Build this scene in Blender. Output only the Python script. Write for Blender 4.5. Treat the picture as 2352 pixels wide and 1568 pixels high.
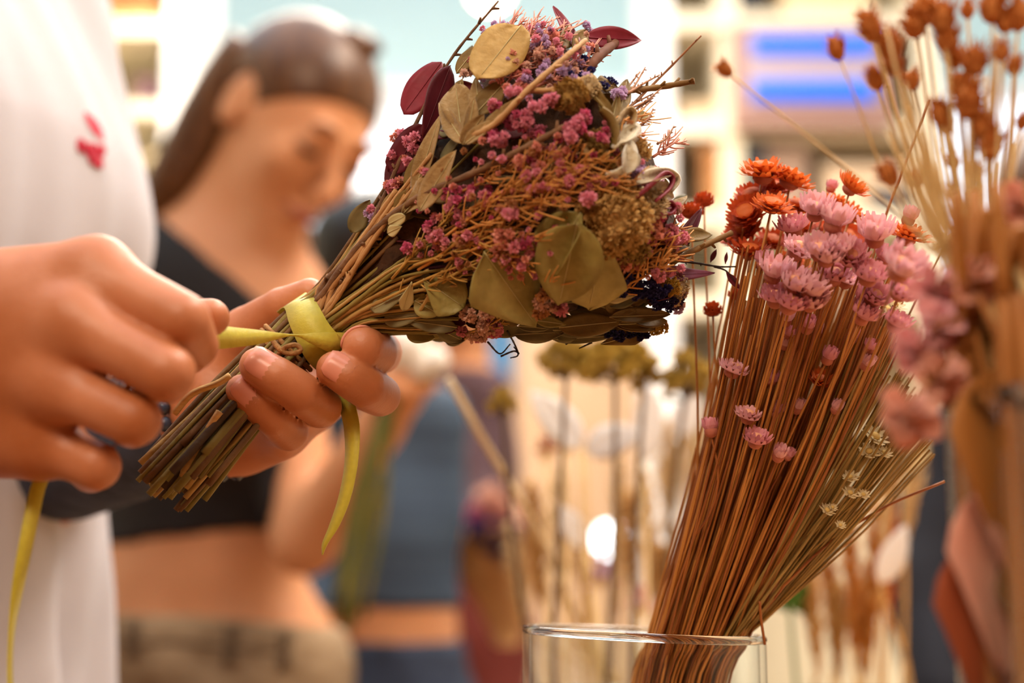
import bpy, math, random
import numpy as np
from mathutils import Vector, Matrix

for _o in list(bpy.data.objects):
    bpy.data.objects.remove(_o)
random.seed(7)
RNG = np.random.default_rng(7)
SC = bpy.context.scene
COL = SC.collection
R = math.radians

# ------------------------------------------------------------ camera
FPX = 3267.0                       # focal length in pixels (50 mm on 36 mm, 2352 px)
CAM = np.array([0.0, 0.0, 1.0])
PITCH = R(9.6)
FWD = np.array([0.0, math.cos(PITCH), math.sin(PITCH)])
UP = np.array([0.0, -math.sin(PITCH), math.cos(PITCH)])
RGT = np.array([1.0, 0.0, 0.0])


def P(px, py, d):
    """world point that stands at depth d (m) and is seen at pixel px, py"""
    return CAM + d * (FWD + RGT * ((px - 1176.0) / FPX) + UP * ((784.0 - py) / FPX))


def MPP(d):
    return d / FPX


cam_data = bpy.data.cameras.new('camera')
cam_data.lens = 50.0
cam_data.sensor_width = 36.0
cam_data.clip_start = 0.05
cam_data.clip_end = 60
cam_data.dof.use_dof = True
cam_data.dof.focus_distance = 0.535
cam_data.dof.aperture_fstop = 4.2
cam = bpy.data.objects.new('camera', cam_data)
cam.location = CAM
cam.rotation_euler = (R(90) + PITCH, 0, 0)
COL.objects.link(cam)
SC.camera = cam

# ------------------------------------------------------------ world, lamps, exposure
W = bpy.data.worlds.new('daylight')
SC.world = W
W.use_nodes = True
bg = W.node_tree.nodes['Background']
bg.inputs[0].default_value = (0.80, 0.90, 1.0, 1)
bg.inputs[1].default_value = 1.7
vs = SC.view_settings
vs.view_transform = 'Standard'
vs.look = 'None'
vs.gamma = 1.0
vs.use_curve_mapping = False
vs.exposure = 0.55


def area(name, loc, target, size, power, color):
    l = bpy.data.lights.new(name, 'AREA')
    l.shape = 'RECTANGLE'
    l.size, l.size_y = size
    l.energy = power
    l.color = color
    o = bpy.data.objects.new(name, l)
    o.location = loc
    d = Vector(target) - Vector(loc)
    o.rotation_euler = d.to_track_quat('-Z', 'Y').to_euler()
    COL.objects.link(o)
    return o


area('unseen_panel_light', (-0.45, -1.0, 2.3), (0.05, 0.6, 1.05), (1.2, 0.5), 19, (1.0, 0.83, 0.62))  # added as unseen warm fill, set low in front for the bouquet's near side
area('unseen_panel_light', (0.9, 0.9, 2.9), (0.1, 1.0, 1.1), (1.2, 0.5), 33, (1.0, 0.85, 0.68))
area('unseen_panel_light', (-0.3, 2.9, 2.95), (0.0, 3.2, 0), (2.4, 0.6), 60, (1.0, 0.86, 0.70))
SC.cycles.max_bounces = 5
SC.cycles.diffuse_bounces = 2
SC.cycles.glossy_bounces = 2
SC.cycles.transmission_bounces = 5
SC.cycles.transparent_max_bounces = 8
SC.cycles.caustics_reflective = False
SC.cycles.caustics_refractive = False
SC.cycles.sample_clamp_indirect = 4
SC.cycles.use_denoising = True
SC.cycles.use_adaptive_sampling = True
SC.cycles.adaptive_threshold = 0.06
SC.cycles.adaptive_min_samples = 12


# ------------------------------------------------------------ materials
def lin(c):
    out = []
    for v in c[:3]:
        v = v / 255.0
        out.append(v / 12.92 if v <= 0.04045 else ((v + 0.055) / 1.055) ** 2.4)
    return (*out, 1.0)


_M = {}


def mat(name, rgb, rgb2=None, scale=30.0, rough=0.7, bump=0.0, bscale=None, sss=0.0, sheen=0.0,
        spec=0.4, metal=0.0, emit=0.0, trans=0.0, stretch=None, detail=4.0, leaf=0.0):
    if name in _M:
        return _M[name]
    m = bpy.data.materials.new(name)
    m.use_nodes = True
    nt = m.node_tree
    b = nt.nodes['Principled BSDF']
    b.inputs['Base Color'].default_value = lin(rgb)
    b.inputs['Roughness'].default_value = rough
    b.inputs['Specular IOR Level'].default_value = spec
    b.inputs['Metallic'].default_value = metal
    if sss:
        b.inputs['Subsurface Weight'].default_value = sss
        b.inputs['Subsurface Radius'].default_value = (0.6, 0.28, 0.16)
        b.inputs['Subsurface Scale'].default_value = 0.004
    if sheen:
        b.inputs['Sheen Weight'].default_value = sheen
    if emit:
        b.inputs['Emission Color'].default_value = lin(rgb)
        b.inputs['Emission Strength'].default_value = emit
    if trans:
        b.inputs['Transmission Weight'].default_value = trans
    tc = nt.nodes.new('ShaderNodeTexCoord')
    vec = tc.outputs['Object']
    if stretch:
        mp = nt.nodes.new('ShaderNodeMapping')
        mp.inputs['Scale'].default_value = stretch
        nt.links.new(vec, mp.inputs['Vector'])
        vec = mp.outputs['Vector']
    if rgb2 is not None:
        n = nt.nodes.new('ShaderNodeTexNoise')
        n.inputs['Scale'].default_value = scale
        n.inputs['Detail'].default_value = detail
        nt.links.new(vec, n.inputs['Vector'])
        r = nt.nodes.new('ShaderNodeValToRGB')
        r.color_ramp.elements[0].position = 0.32
        r.color_ramp.elements[1].position = 0.68
        r.color_ramp.elements[0].color = lin(rgb)
        r.color_ramp.elements[1].color = lin(rgb2)
        nt.links.new(n.outputs['Fac'], r.inputs['Fac'])
        nt.links.new(r.outputs['Color'], b.inputs['Base Color'])
        csock = r.outputs['Color']
    else:
        csock = None
    if bump:
        n2 = nt.nodes.new('ShaderNodeTexNoise')
        n2.inputs['Scale'].default_value = bscale or scale * 3
        n2.inputs['Detail'].default_value = 5
        nt.links.new(vec, n2.inputs['Vector'])
        bp = nt.nodes.new('ShaderNodeBump')
        bp.inputs['Strength'].default_value = bump
        bp.inputs['Distance'].default_value = 0.002
        nt.links.new(n2.outputs['Fac'], bp.inputs['Height'])
        nt.links.new(bp.outputs['Normal'], b.inputs['Normal'])
    if bump and leaf:
        wv = nt.nodes.new('ShaderNodeTexVoronoi')
        wv.inputs['Scale'].default_value = 420
        nt.links.new(vec, wv.inputs['Vector'])
        hm = nt.nodes.new('ShaderNodeMixRGB')
        hm.blend_type = 'MULTIPLY'
        hm.inputs[0].default_value = .35
        nt.links.new(r.outputs['Color'], hm.inputs[1])
        nt.links.new(wv.outputs['Distance'], hm.inputs[2])
        mm = nt.nodes.new('ShaderNodeMixRGB')
        mm.inputs[0].default_value = .45
        nt.links.new(r.outputs['Color'], mm.inputs[1])
        nt.links.new(hm.outputs[0], mm.inputs[2])
        nt.links.new(mm.outputs[0], b.inputs['Base Color'])
    if leaf:
        tr = nt.nodes.new('ShaderNodeBsdfTranslucent')
        tr.inputs['Color'].default_value = lin(rgb2 or rgb)
        if csock:
            nt.links.new(csock, tr.inputs['Color'])
        mx = nt.nodes.new('ShaderNodeMixShader')
        mx.inputs['Fac'].default_value = leaf
        nt.links.new(b.outputs[0], mx.inputs[1])
        nt.links.new(tr.outputs[0], mx.inputs[2])
        nt.links.new(mx.outputs[0], nt.nodes['Material Output'].inputs['Surface'])
    _M[name] = m
    return m


def glass_mat(name, tint=(1, 1, 1, 1), rough=0.0, ior=1.45):
    m = bpy.data.materials.new(name)
    m.use_nodes = True
    b = m.node_tree.nodes['Principled BSDF']
    b.inputs['Base Color'].default_value = tint
    b.inputs['Roughness'].default_value = rough
    b.inputs['IOR'].default_value = ior
    b.inputs['Transmission Weight'].default_value = 1.0
    return m


# ------------------------------------------------------------ mesh helpers
def mesh_data(name, V, F, m=None, smooth=True):
    me = bpy.data.meshes.new(name)
    V = np.asarray(V, dtype=float)
    me.from_pydata(V.tolist(), [], F if isinstance(F, list) else F.tolist())
    if m is not None:
        me.materials.append(m)
    if smooth:
        me.polygons.foreach_set('use_smooth', [True] * len(me.polygons))
    me.update()
    return me


def link(name, me, parent=None):
    o = bpy.data.objects.new(name, me)
    COL.objects.link(o)
    if parent is not None:
        o.parent = parent
    return o


def mobj(name, V, F, m, parent=None, smooth=True, origin=None):
    V = np.asarray(V, dtype=float)
    if parent is not None:
        V = V - np.array(parent.location)
    me = mesh_data(name, V, F, m, smooth)
    return link(name, me, parent)


def empty(name, loc):
    o = bpy.data.objects.new(name, None)
    o.location = tuple(float(v) for v in loc)
    o.empty_display_size = 0.02
    COL.objects.link(o)
    return o


def tag(o, label, cat, group=None, kind=None):
    o['label'] = label
    o['category'] = cat
    if group:
        o['group'] = group
    if kind:
        o['kind'] = kind
    return o


def thing(name, loc, label, cat, group=None):
    return tag(empty(name, loc), label, cat, group)


def merge(parts):
    VV, FF, n = [], [], 0
    for V, F in parts:
        V = np.asarray(V, dtype=float)
        VV.append(V)
        FF += [[i + n for i in f] for f in F]
        n += len(V)
    return np.vstack(VV), FF


def catmull(pts, n):
    pts = np.asarray(pts, dtype=float)
    if len(pts) == 2:
        t = np.linspace(0, 1, n)[:, None]
        return pts[0] * (1 - t) + pts[1] * t
    ext = np.vstack([2 * pts[0] - pts[1], pts, 2 * pts[-1] - pts[-2]])
    ts = np.linspace(0, len(pts) - 1 - 1e-6, n)
    i = ts.astype(int)
    t = (ts - i)[:, None]
    p0, p1, p2, p3 = ext[i], ext[i + 1], ext[i + 2], ext[i + 3]
    return 0.5 * (2 * p1 + (p2 - p0) * t + (2 * p0 - 5 * p1 + 4 * p2 - p3) * t ** 2 + (3 * p1 - p0 - 3 * p2 + p3) * t ** 3)


def norm(v):
    v = np.asarray(v, dtype=float)
    return v / (np.linalg.norm(v, axis=-1, keepdims=True) + 1e-12)


def frames(C):
    T = norm(np.gradient(C, axis=0))
    ref = np.array([0.0, 0, 1]) if abs(T[0][2]) < 0.9 else np.array([1.0, 0, 0])
    N = np.zeros_like(C)
    n = norm(np.cross(T[0], ref))
    for k in range(len(C)):
        n = norm(n - T[k] * np.dot(n, T[k]))
        N[k] = n
    return T, N, np.cross(T, N)


def tube(C, rad, sides=6, cap=True):
    C = np.asarray(C, dtype=float)
    n = len(C)
    rad = np.broadcast_to(np.asarray(rad, dtype=float), (n,))
    T, N, B = frames(C)
    a = np.arange(sides) * 2 * math.pi / sides
    V = (C[:, None, :] + rad[:, None, None] * (np.cos(a)[None, :, None] * N[:, None, :] + np.sin(a)[None, :, None] * B[:, None, :])).reshape(-1, 3)
    F = []
    for i in range(n - 1):
        for j in range(sides):
            k = (j + 1) % sides
            F.append([i * sides + j, i * sides + k, (i + 1) * sides + k, (i + 1) * sides + j])
    if cap:
        F.append(list(range(sides))[::-1])
        F.append([(n - 1) * sides + j for j in range(sides)])
    return V, F


def strip(L, Rr, thick):
    """ribbon between two edge lines, with thickness"""
    L, Rr = np.asarray(L, float), np.asarray(Rr, float)
    n = len(L)
    T = np.gradient((L + Rr) / 2, axis=0)
    nn = norm(np.cross(T, Rr - L))
    o = nn * thick / 2
    V = np.vstack([L + o, Rr + o, Rr - o, L - o])
    F = []
    for i in range(n - 1):
        for a, b in ((0, 1), (1, 2), (2, 3), (3, 0)):
            F.append([a * n + i, b * n + i, b * n + i + 1, a * n + i + 1])
    F.append([0, 3 * n, 2 * n, n])
    e = n - 1
    F.append([e, n + e, 2 * n + e, 3 * n + e])
    return V, F


def leaf_mesh(base, tip, width, facing, cup=0.15, bend=0.0, twist=0.0, shape='oval', thick=0.0004, wave=0.0, nu=9, nv=5, seed=0, curl=0.0):
    """thin closed leaf blade; facing = rough normal of the upper side"""
    rg = np.random.default_rng(seed)
    base, tip = np.asarray(base, float), np.asarray(tip, float)
    ax = tip - base
    L = np.linalg.norm(ax)
    ax = ax / L
    nrm = np.asarray(facing, float)
    nrm = norm(nrm - ax * np.dot(nrm, ax))
    side = np.cross(ax, nrm)
    u = np.linspace(0, 1, nu)
    if shape == 'oval':
        w = np.sin(np.pi * np.clip(u, 0.0, 1.0) ** 0.8) ** 0.75
    elif shape == 'round':
        w = np.sqrt(np.clip(1 - (2 * u - 1) ** 2, 0, 1))
    elif shape == 'tri':
        w = np.where(u < 0.3, (u / 0.3) ** 0.5, np.clip((1 - u) / 0.7, 0, 1) ** 0.8)
    elif shape == 'wedge':
        w = np.where(u < 0.65, (u / 0.65) ** 0.8, np.clip((1 - u) / 0.35, 0, 1) ** 0.5)
    else:
        w = np.sin(np.pi * u) ** 1.0
    w = np.maximum(w, 0.03)
    v = np.linspace(-1, 1, nv)
    top = np.zeros((nu, nv, 3))
    nor = np.zeros((nu, nv, 3))
    ph = rg.uniform(0, 6.28)
    for i in range(nu):
        tw = twist * (u[i] - 0.3)
        s_ = side * math.cos(tw) + nrm * math.sin(tw)
        n_ = nrm * math.cos(tw) - side * math.sin(tw)
        ang = bend * u[i]
        c = base + ax * L * (u[i] * math.cos(ang * 0.5)) - nrm * L * u[i] * math.sin(ang * 0.5)
        hw = width * 0.5 * w[i]
        for j in range(nv):
            a = curl * v[j]
            off = s_ * hw * (math.sin(a) / curl if curl else v[j])
            lift = n_ * (hw * ((1 - math.cos(a)) / curl if curl else 0) + cup * hw * v[j] ** 2 + wave * width * math.sin(7 * u[i] + ph + 2.5 * v[j]) * abs(v[j]))
            top[i, j] = c + off + lift
            nor[i, j] = n_
    A = top.reshape(-1, 3)
    Bk = (top - nor * thick).reshape(-1, 3)
    n = nu * nv
    F = []
    for i in range(nu - 1):
        for j in range(nv - 1):
            q = [i * nv + j, i * nv + j + 1, (i + 1) * nv + j + 1, (i + 1) * nv + j]
            F.append(q)
            F.append([x + n for x in q[::-1]])
    loop = [j for j in range(nv)] + [i * nv + nv - 1 for i in range(1, nu)] + [(nu - 1) * nv + j for j in range(nv - 2, -1, -1)] + [i * nv for i in range(nu - 2, 0, -1)]
    for k in range(len(loop)):
        a, b = loop[k], loop[(k + 1) % len(loop)]
        F.append([b, a, a + n, b + n])
    return np.vstack([A, Bk]), F


def box(lo, hi):
    x0, y0, z0 = lo
    x1, y1, z1 = hi
    V = [(x0, y0, z0), (x1, y0, z0), (x1, y1, z0), (x0, y1, z0), (x0, y0, z1), (x1, y0, z1), (x1, y1, z1), (x0, y1, z1)]
    F = [[0, 3, 2, 1], [4, 5, 6, 7], [0, 1, 5, 4], [1, 2, 6, 5], [2, 3, 7, 6], [3, 0, 4, 7]]
    return np.array(V, float), F


def lathe(prof, sides=48, center=(0, 0, 0), slope=(0, 0), close=True):
    """prof: list of (r, z) forming a closed loop if close"""
    prof = np.asarray(prof, float)
    n = len(prof)
    a = np.arange(sides) * 2 * math.pi / sides
    V = np.zeros((sides, n, 3))
    V[:, :, 0] = np.cos(a)[:, None] * prof[None, :, 0]
    V[:, :, 1] = np.sin(a)[:, None] * prof[None, :, 0]
    V[:, :, 2] = prof[None, :, 1]
    V[:, :, 2] += slope[0] * V[:, :, 0] * (prof[None, :, 1] > 0.5 * prof[:, 1].max()) + slope[1] * V[:, :, 1] * (prof[None, :, 1] > 0.5 * prof[:, 1].max())
    V = V.reshape(-1, 3) + np.asarray(center)
    F = []
    for i in range(sides):
        k = (i + 1) % sides
        for j in range(n if close else n - 1):
            l = (j + 1) % n
            F.append([i * n + j, k * n + j, k * n + l, i * n + l])
    return V, F


# ------------------------------------------------------------ signed-distance sculpting
def cone(p, a, b, ra, rb, n=None, s=1.0):
    a, b = np.asarray(a, np.float32), np.asarray(b, np.float32)
    q = p - a
    ab = b - a
    if n is not None:
        n = np.asarray(norm(n), np.float32)
        q = q + (s - 1) * (q @ n)[:, None] * n
        ab = ab + (s - 1) * (ab @ n) * n
    t = np.clip((q @ ab) / max(float(ab @ ab), 1e-12), 0, 1)
    d = np.linalg.norm(q - t[:, None] * ab, axis=1)
    return d - (ra + (rb - ra) * t)


def ell(p, c, r, M=None):
    q = p - np.asarray(c, np.float32)
    if M is not None:
        q = q @ np.asarray(M, np.float32)        # columns of M = local axes
    r = np.asarray(r, np.float32)
    k0 = np.linalg.norm(q / r, axis=1)
    k1 = np.linalg.norm(q / (r * r), axis=1) + 1e-9
    return k0 * (k0 - 1.0) / k1


def smin(a, b, k):
    h = np.clip(0.5 + 0.5 * (b - a) / k, 0, 1)
    return b + (a - b) * h - k * h * (1 - h)


def smax(a, b, k):
    return -smin(-a, -b, k)


def grid(lo, hi, h):
    lo, hi = np.asarray(lo, float), np.asarray(hi, float)
    n = np.ceil((hi - lo) / h).astype(int) + 1
    ax = [lo[i] + h * np.arange(n[i]) for i in range(3)]
    X, Y, Z = np.meshgrid(*ax, indexing='ij')
    p = np.stack([X.ravel(), Y.ravel(), Z.ravel()], 1).astype(np.float32)
    return p, tuple(n), lo


def nets(f, shape, lo, h):
    """surface nets: closed quad mesh of f = 0"""
    f = f.reshape(shape)
    f = np.pad(f, 1, constant_values=1.0)
    lo = np.asarray(lo) - h
    nx, ny, nz = f.shape
    s = f < 0
    cs = np.zeros((nx - 1, ny - 1, nz - 1), np.int8)
    for dx in (0, 1):
        for dy in (0, 1):
            for dz in (0, 1):
                cs += s[dx:nx - 1 + dx, dy:ny - 1 + dy, dz:nz - 1 + dz]
    act = (cs > 0) & (cs < 8)
    idx = -np.ones(act.shape, np.int64)
    cells = np.argwhere(act)
    idx[act] = np.arange(len(cells))
    acc = np.zeros((len(cells), 3))
    cnt = np.zeros(len(cells))
    cor = [(i, j, k) for i in (0, 1) for j in (0, 1) for k in (0, 1)]
    for a in cor:
        for axis in range(3):
            if a[axis]:
                continue
            b = list(a)
            b[axis] = 1
            fa = f[cells[:, 0] + a[0], cells[:, 1] + a[1], cells[:, 2] + a[2]]
            fb = f[cells[:, 0] + b[0], cells[:, 1] + b[1], cells[:, 2] + b[2]]
            m = (fa < 0) != (fb < 0)
            t = np.where(m, fa / np.where(m, fa - fb, 1), 0)
            for c in range(3):
                acc[:, c] += np.where(m, a[c] + (t if c == axis else 0), 0)
            cnt += m
    V = lo + h * (cells + acc / np.maximum(cnt, 1)[:, None])
    Fs = []
    for axis in range(3):
        o1, o2 = [(1, 2), (2, 0), (0, 1)][axis]
        sl0 = [slice(None)] * 3
        sl1 = [slice(None)] * 3
        sl0[axis] = slice(0, -1)
        sl1[axis] = slice(1, None)
        e = s[tuple(sl0)] != s[tuple(sl1)]
        ed = np.argwhere(e)
        keep = (ed[:, o1] > 0) & (ed[:, o2] > 0) & (ed[:, o1] < f.shape[o1] - 1) & (ed[:, o2] < f.shape[o2] - 1)
        ed = ed[keep]
        inside0 = s[ed[:, 0], ed[:, 1], ed[:, 2]]
        q = []
        for d1, d2 in ((1, 1), (0, 1), (0, 0), (1, 0)):
            c = ed.copy()
            c[:, o1] -= d1
            c[:, o2] -= d2
            q.append(idx[c[:, 0], c[:, 1], c[:, 2]])
        q = np.stack(q, 1)
        q[~inside0] = q[~inside0][:, ::-1]
        Fs.append(q)
    F = np.vstack(Fs)
    return V, F[(F >= 0).all(1)]


def np_mesh(name, V, F, m, parent=None):
    if parent is not None:
        V = V - np.array(parent.location)
    me = bpy.data.meshes.new(name)
    me.vertices.add(len(V))
    me.vertices.foreach_set('co', np.asarray(V, np.float32).ravel())
    nf = len(F)
    me.loops.add(nf * 4)
    me.loops.foreach_set('vertex_index', np.asarray(F, np.int32).ravel())
    me.polygons.add(nf)
    me.polygons.foreach_set('loop_start', np.arange(0, nf * 4, 4, dtype=np.int32))
    me.update(calc_edges=True)
    me.validate()
    me.polygons.foreach_set('use_smooth', [True] * len(me.polygons))
    me.materials.append(m)
    return link(name, me, parent)


def sparse(func, lo, hi, h, margin=0.012):
    """evaluate func on a grid, but finely only in the blocks near its surface; returns (points, mask, values, shape, lo)"""
    b = 5
    lo = np.asarray(lo, float)
    nb = np.ceil((np.asarray(hi, float) - lo) / (h * b)).astype(int)
    ax = [lo[i] + h * b * (np.arange(nb[i]) + .5) - h * .5 for i in range(3)]
    cp = np.stack([a.ravel() for a in np.meshgrid(*ax, indexing='ij')], 1).astype(np.float32)
    cd = func(cp)
    near = np.abs(cd) < h * b * 0.9 * 1.7 + margin
    full = np.repeat(np.repeat(np.repeat(np.where(cd < 0, -1.0, 1.0).reshape(nb), b, 0), b, 1), b, 2).astype(np.float32)
    bi = np.argwhere(near.reshape(nb))
    off = np.argwhere(np.ones((b, b, b)))
    ijk = (bi[:, None, :] * b + off[None]).reshape(-1, 3)
    pts = (lo + h * ijk).astype(np.float32)
    vals = np.concatenate([func(pts[i:i + 400000]) for i in range(0, len(pts), 400000)])
    full[ijk[:, 0], ijk[:, 1], ijk[:, 2]] = vals
    return pts, ijk, vals, full, lo


def sculpt(name, func, lo, hi, h, m, parent=None, layers=()):
    """mesh of func = 0; layers = (name, offset, region function, material) are shells over it"""
    pts, ijk, vals, full, lo = sparse(func, lo, hi, h)
    V, F = nets(full, full.shape, lo, h)
    out = [np_mesh(name, V, F, m, parent)]
    for nm, off, reg, mm in layers:
        f2 = full.copy()
        rg = reg(pts)
        # coarse region test keeps far blocks right: shells are closed inside the body
        ax = [lo[i] + h * np.arange(full.shape[i]) for i in range(3)]
        f2[ijk[:, 0], ijk[:, 1], ijk[:, 2]] = np.maximum(vals - off, rg)
        inner = np.argwhere(full <= -1.0)
        if len(inner):
            ip = (lo + h * inner).astype(np.float32)
            f2[inner[:, 0], inner[:, 1], inner[:, 2]] = np.maximum(-.05, reg(ip))
        V, F = nets(f2, f2.shape, lo, h)
        out.append(np_mesh(nm, V, F, mm, parent))
    return out
# ============================================================ the room
def PY(px, py, Y):
    d = FWD + RGT * ((px - 1176.0) / FPX) + UP * ((784.0 - py) / FPX)
    return CAM + d * (Y / d[1])


def slab(name, px0, px1, py0, py1, Y, depth, m, parent=None):
    """upright box whose front face lies at world y = Y"""
    a, b = PY(px0, py1, Y), PY(px1, py0, Y)
    V, F = box((a[0], Y, a[2]), (b[0], Y + depth, b[2]))
    return mobj(name, V, F, m, parent, smooth=False)


teal = mat('teal_paint', (186, 212, 212), (194, 218, 218), scale=1.5, rough=0.6)
cream = mat('cream_paint', (246, 232, 200), (250, 238, 212), scale=2, rough=0.6)
peach = mat('peach_wood', (226, 182, 142), (236, 200, 164), scale=3, rough=0.6, stretch=(12, 12, 1))
brown_wood = mat('brown_wood', (126, 88, 66), (150, 108, 82), scale=3, rough=0.5, stretch=(1, 8, 8))
white_paint = mat('white_paint', (252, 250, 246), rough=0.5)
floor_m = mat('brown_floor', (120, 78, 48), (146, 98, 62), scale=4, rough=0.55, stretch=(8, 1, 1))

Yb = 5.0
V, F = box((-7, -3, -0.05), (7, 7, 0.0))
o = mobj('floor', V, F, floor_m, None, False)
o['kind'] = 'structure'
for nm, lo, hi, m in (('wall_front', (-3.3, -1.45, 0), (3.3, -1.3, 4.6), brown_wood), ('wall_left', (-3.45, -1.3, 0), (-3.3, Yb, 4.6), cream), ('wall_right', (3.3, -1.3, 0), (3.45, Yb, 4.6), cream)):
    V, F = box(lo, hi)
    o = mobj(nm, V, F, m, None, False)
    o['kind'] = 'structure'
ztop = PY(800, 195, Yb)[2]
zsill = PY(800, 660, Yb)[2]
xw0, xw1 = PY(590, 195, Yb)[0], PY(1475, 195, Yb)[0]
xw2, xw3 = PY(2120, 195, Yb)[0], PY(2700, 195, Yb)[0]
wall = empty('wall_back', (0, Yb, 0))
wall['kind'] = 'structure'
for nm, lo, hi, m in (
        ('upper_panel', (-7, Yb, ztop), (7, Yb + .15, 4.6), teal),
        ('lower_panel', (-7, Yb, 0), (7, Yb + .15, zsill), peach),
        ('pier', (-7, Yb, zsill), (xw0, Yb + .15, ztop), cream),
        ('pier', (xw1, Yb, zsill), (xw2, Yb + .15, ztop), cream),
        ('pier', (xw3, Yb, zsill), (7, Yb + .15, ztop), cream)):
    V, F = box(lo, hi)
    mobj(nm, V, F, m, wall, False)
pane_m = bpy.data.materials.new('window_glass')
pane_m.use_nodes = True
_nt = pane_m.node_tree
_tr = _nt.nodes.new('ShaderNodeBsdfTransparent')
_gl = _nt.nodes.new('ShaderNodeBsdfGlossy')
_gl.inputs['Roughness'].default_value = 0.02
_mx = _nt.nodes.new('ShaderNodeMixShader')
_mx.inputs['Fac'].default_value = 0.06
_nt.links.new(_tr.outputs[0], _mx.inputs[1])
_nt.links.new(_gl.outputs[0], _mx.inputs[2])
_nt.links.new(_mx.outputs[0], _nt.nodes['Material Output'].inputs['Surface'])
for n, (xa, xb, k) in enumerate(((xw0, xw1, 3), (xw2, xw3, 2))):
    w = empty('window_%d' % (n + 1), (xa, Yb, zsill))
    w['kind'] = 'structure'
    fr = [box((xa, Yb - .02, zsill), (xb, Yb + .1, zsill + .05)), box((xa, Yb - .02, ztop - .04), (xb, Yb + .1, ztop))]
    for i in range(k + 1):
        x = xa + (xb - xa) * i / k
        V, F = box((x - .02, Yb, zsill + .05), (x + .02, Yb + .08, ztop - .04))
        mobj('window_post', V, F, white_paint, w, False)
        if i < k:
            V, F = box((x + .02, Yb + .04, zsill + .05), (x + (xb - xa) / k - .02, Yb + .046, ztop - .04))
            mobj('pane', V, F, pane_m, w, False)
    for V, F in fr:
        mobj('window_rail', V, F, white_paint, w, False)

# blue banner and cream panel on the lower wall
tag(slab('wall_banner', 1128, 1176, 690, 935, Yb - .06, .03, mat('banner_blue', (52, 128, 178), rough=.6)),
    'narrow blue banner on the far wall below the dried bouquet', 'banner')
tag(slab('wall_panel', 1020, 1118, 690, 960, Yb - .08, .04, mat('panel_pale', (226, 232, 222), rough=.6)),
    'pale upright panel on the far wall left of the blue banner', 'panel')

# ---- left display shelf
Yl = 3.7
shelf = thing('display_shelf', (PY(320, 700, Yl)[0], Yl, 0), 'tall cream display shelf behind the white shirt', 'shelf')
x0, x1 = PY(120, 0, Yl)[0], PY(446, 0, Yl)[0]
zs = [PY(0, y, Yl)[2] for y in (-120, 62, 250, 470, 800)]
slabs = [('side_panel', (x1 - .07, Yl, 0), (x1, Yl + .35, zs[0] + .1), white_paint), ('side_panel', (x0, Yl, 0), (x0 + .05, Yl + .35, zs[0] + .1), cream),
         ('back_panel', (x0 + .05, Yl + .33, 0), (x1 - .07, Yl + .35, zs[0] + .1), cream)]
for z in zs + [.1]:
    slabs.append(('shelf_board', (x0 + .05, Yl, z - .02), (x1 - .07, Yl + .33, z + .02), cream))
for nm, lo, hi, m in slabs:
    V, F = box(lo, hi)
    mobj(nm, V, F, m, shelf, False)


def shelf_box(name, px0, px1, py0, py1, Y, depth, m, label, cat, lid=True, zbase=None):
    a, b = PY(px0, py1, Y), PY(px1, py0, Y)
    if zbase is not None:
        b[2] += zbase - a[2]
        a[2] = zbase
    t = thing(name, ((a[0] + b[0]) / 2, Y + depth / 2, a[2]), label, cat)
    V, F = box((a[0], Y, a[2]), (b[0], Y + depth, a[2] + (b[2] - a[2]) * (.8 if lid else 1)))
    mobj('body', V, F, m, t, False)
    if lid:
        V, F = box((a[0] - .006, Y - .006, a[2] + (b[2] - a[2]) * .8), (b[0] + .006, Y + depth + .006, b[2]))
        mobj('lid', V, F, m, t, False)
    return t


tanbox = mat('box_tan', (176, 118, 66), (196, 138, 84), scale=8, rough=.7)
darkbox = mat('box_slate', (40, 42, 48), (52, 54, 60), scale=6, rough=.6)
redbox = mat('box_redbrown', (166, 104, 86), (184, 124, 104), scale=6, rough=.6)
shelf_box('storage_box', 245, 360, 0, 50, Yl + .04, .2, tanbox, 'tan lidded box on the top of the cream shelf', 'box', zbase=zs[1] + .021)
shelf_box('storage_box', 318, 350, 170, 232, Yl + .04, .15, mat('box_plum', (120, 84, 96), rough=.6), 'small plum box on the cream shelf beside the shirt shoulder', 'box', zbase=zs[2] + .021)
shelf_box('storage_box', 335, 380, 330, 440, Yl + .04, .15, mat('box_sand', (238, 214, 170), rough=.6), 'pale sand box low on the cream shelf', 'box', zbase=zs[3] + .021)

# ---- right display shelf with the lit sign
Yr = 3.9
x0, x1 = PY(1484, 0, Yr)[0], PY(2150, 0, Yr)[0]
shelf = thing('display_shelf', ((x0 + x1) / 2, Yr, 0), 'wide cream wall shelf with the blue lit sign', 'shelf')
zs = [PY(1800, y, Yr)[2] for y in (-140, 48, 292, 500, 700)]
slabs = [('side_panel', (x0, Yr, 0), (x0 + .07, Yr + .4, zs[0] + .1), white_paint), ('side_panel', (x1 - .07, Yr, 0), (x1, Yr + .4, zs[0] + .1), cream),
         ('back_panel', (x0 + .07, Yr + .38, 0), (x1 - .07, Yr + .4, zs[0] + .1), cream)]
xm = PY(1672, 0, Yr)[0]
xq = PY(1865, 0, Yr)[0]
slabs.append(('divider', (xm - .03, Yr + .012, .12), (xm + .03, Yr + .378, zs[0] - .03), cream))
for z in zs + [.1]:
    slabs.append(('shelf_board', (x0 + .07, Yr, z - .025), (x1 - .07, Yr + .38, z + .025), cream))
for nm, lo, hi, m in slabs:
    V, F = box(lo, hi)
    mobj(nm, V, F, m, shelf, False)
sg = thing('lit_sign', PY(1860, 280, Yr - .03), 'brown framed sign with two glowing blue bars on the shelf', 'sign')
lilac = mat('sign_face', (186, 164, 166), rough=.5)
blue_e = mat('blue_bar', (0, 118, 255), rough=.4, emit=.9)
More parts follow.
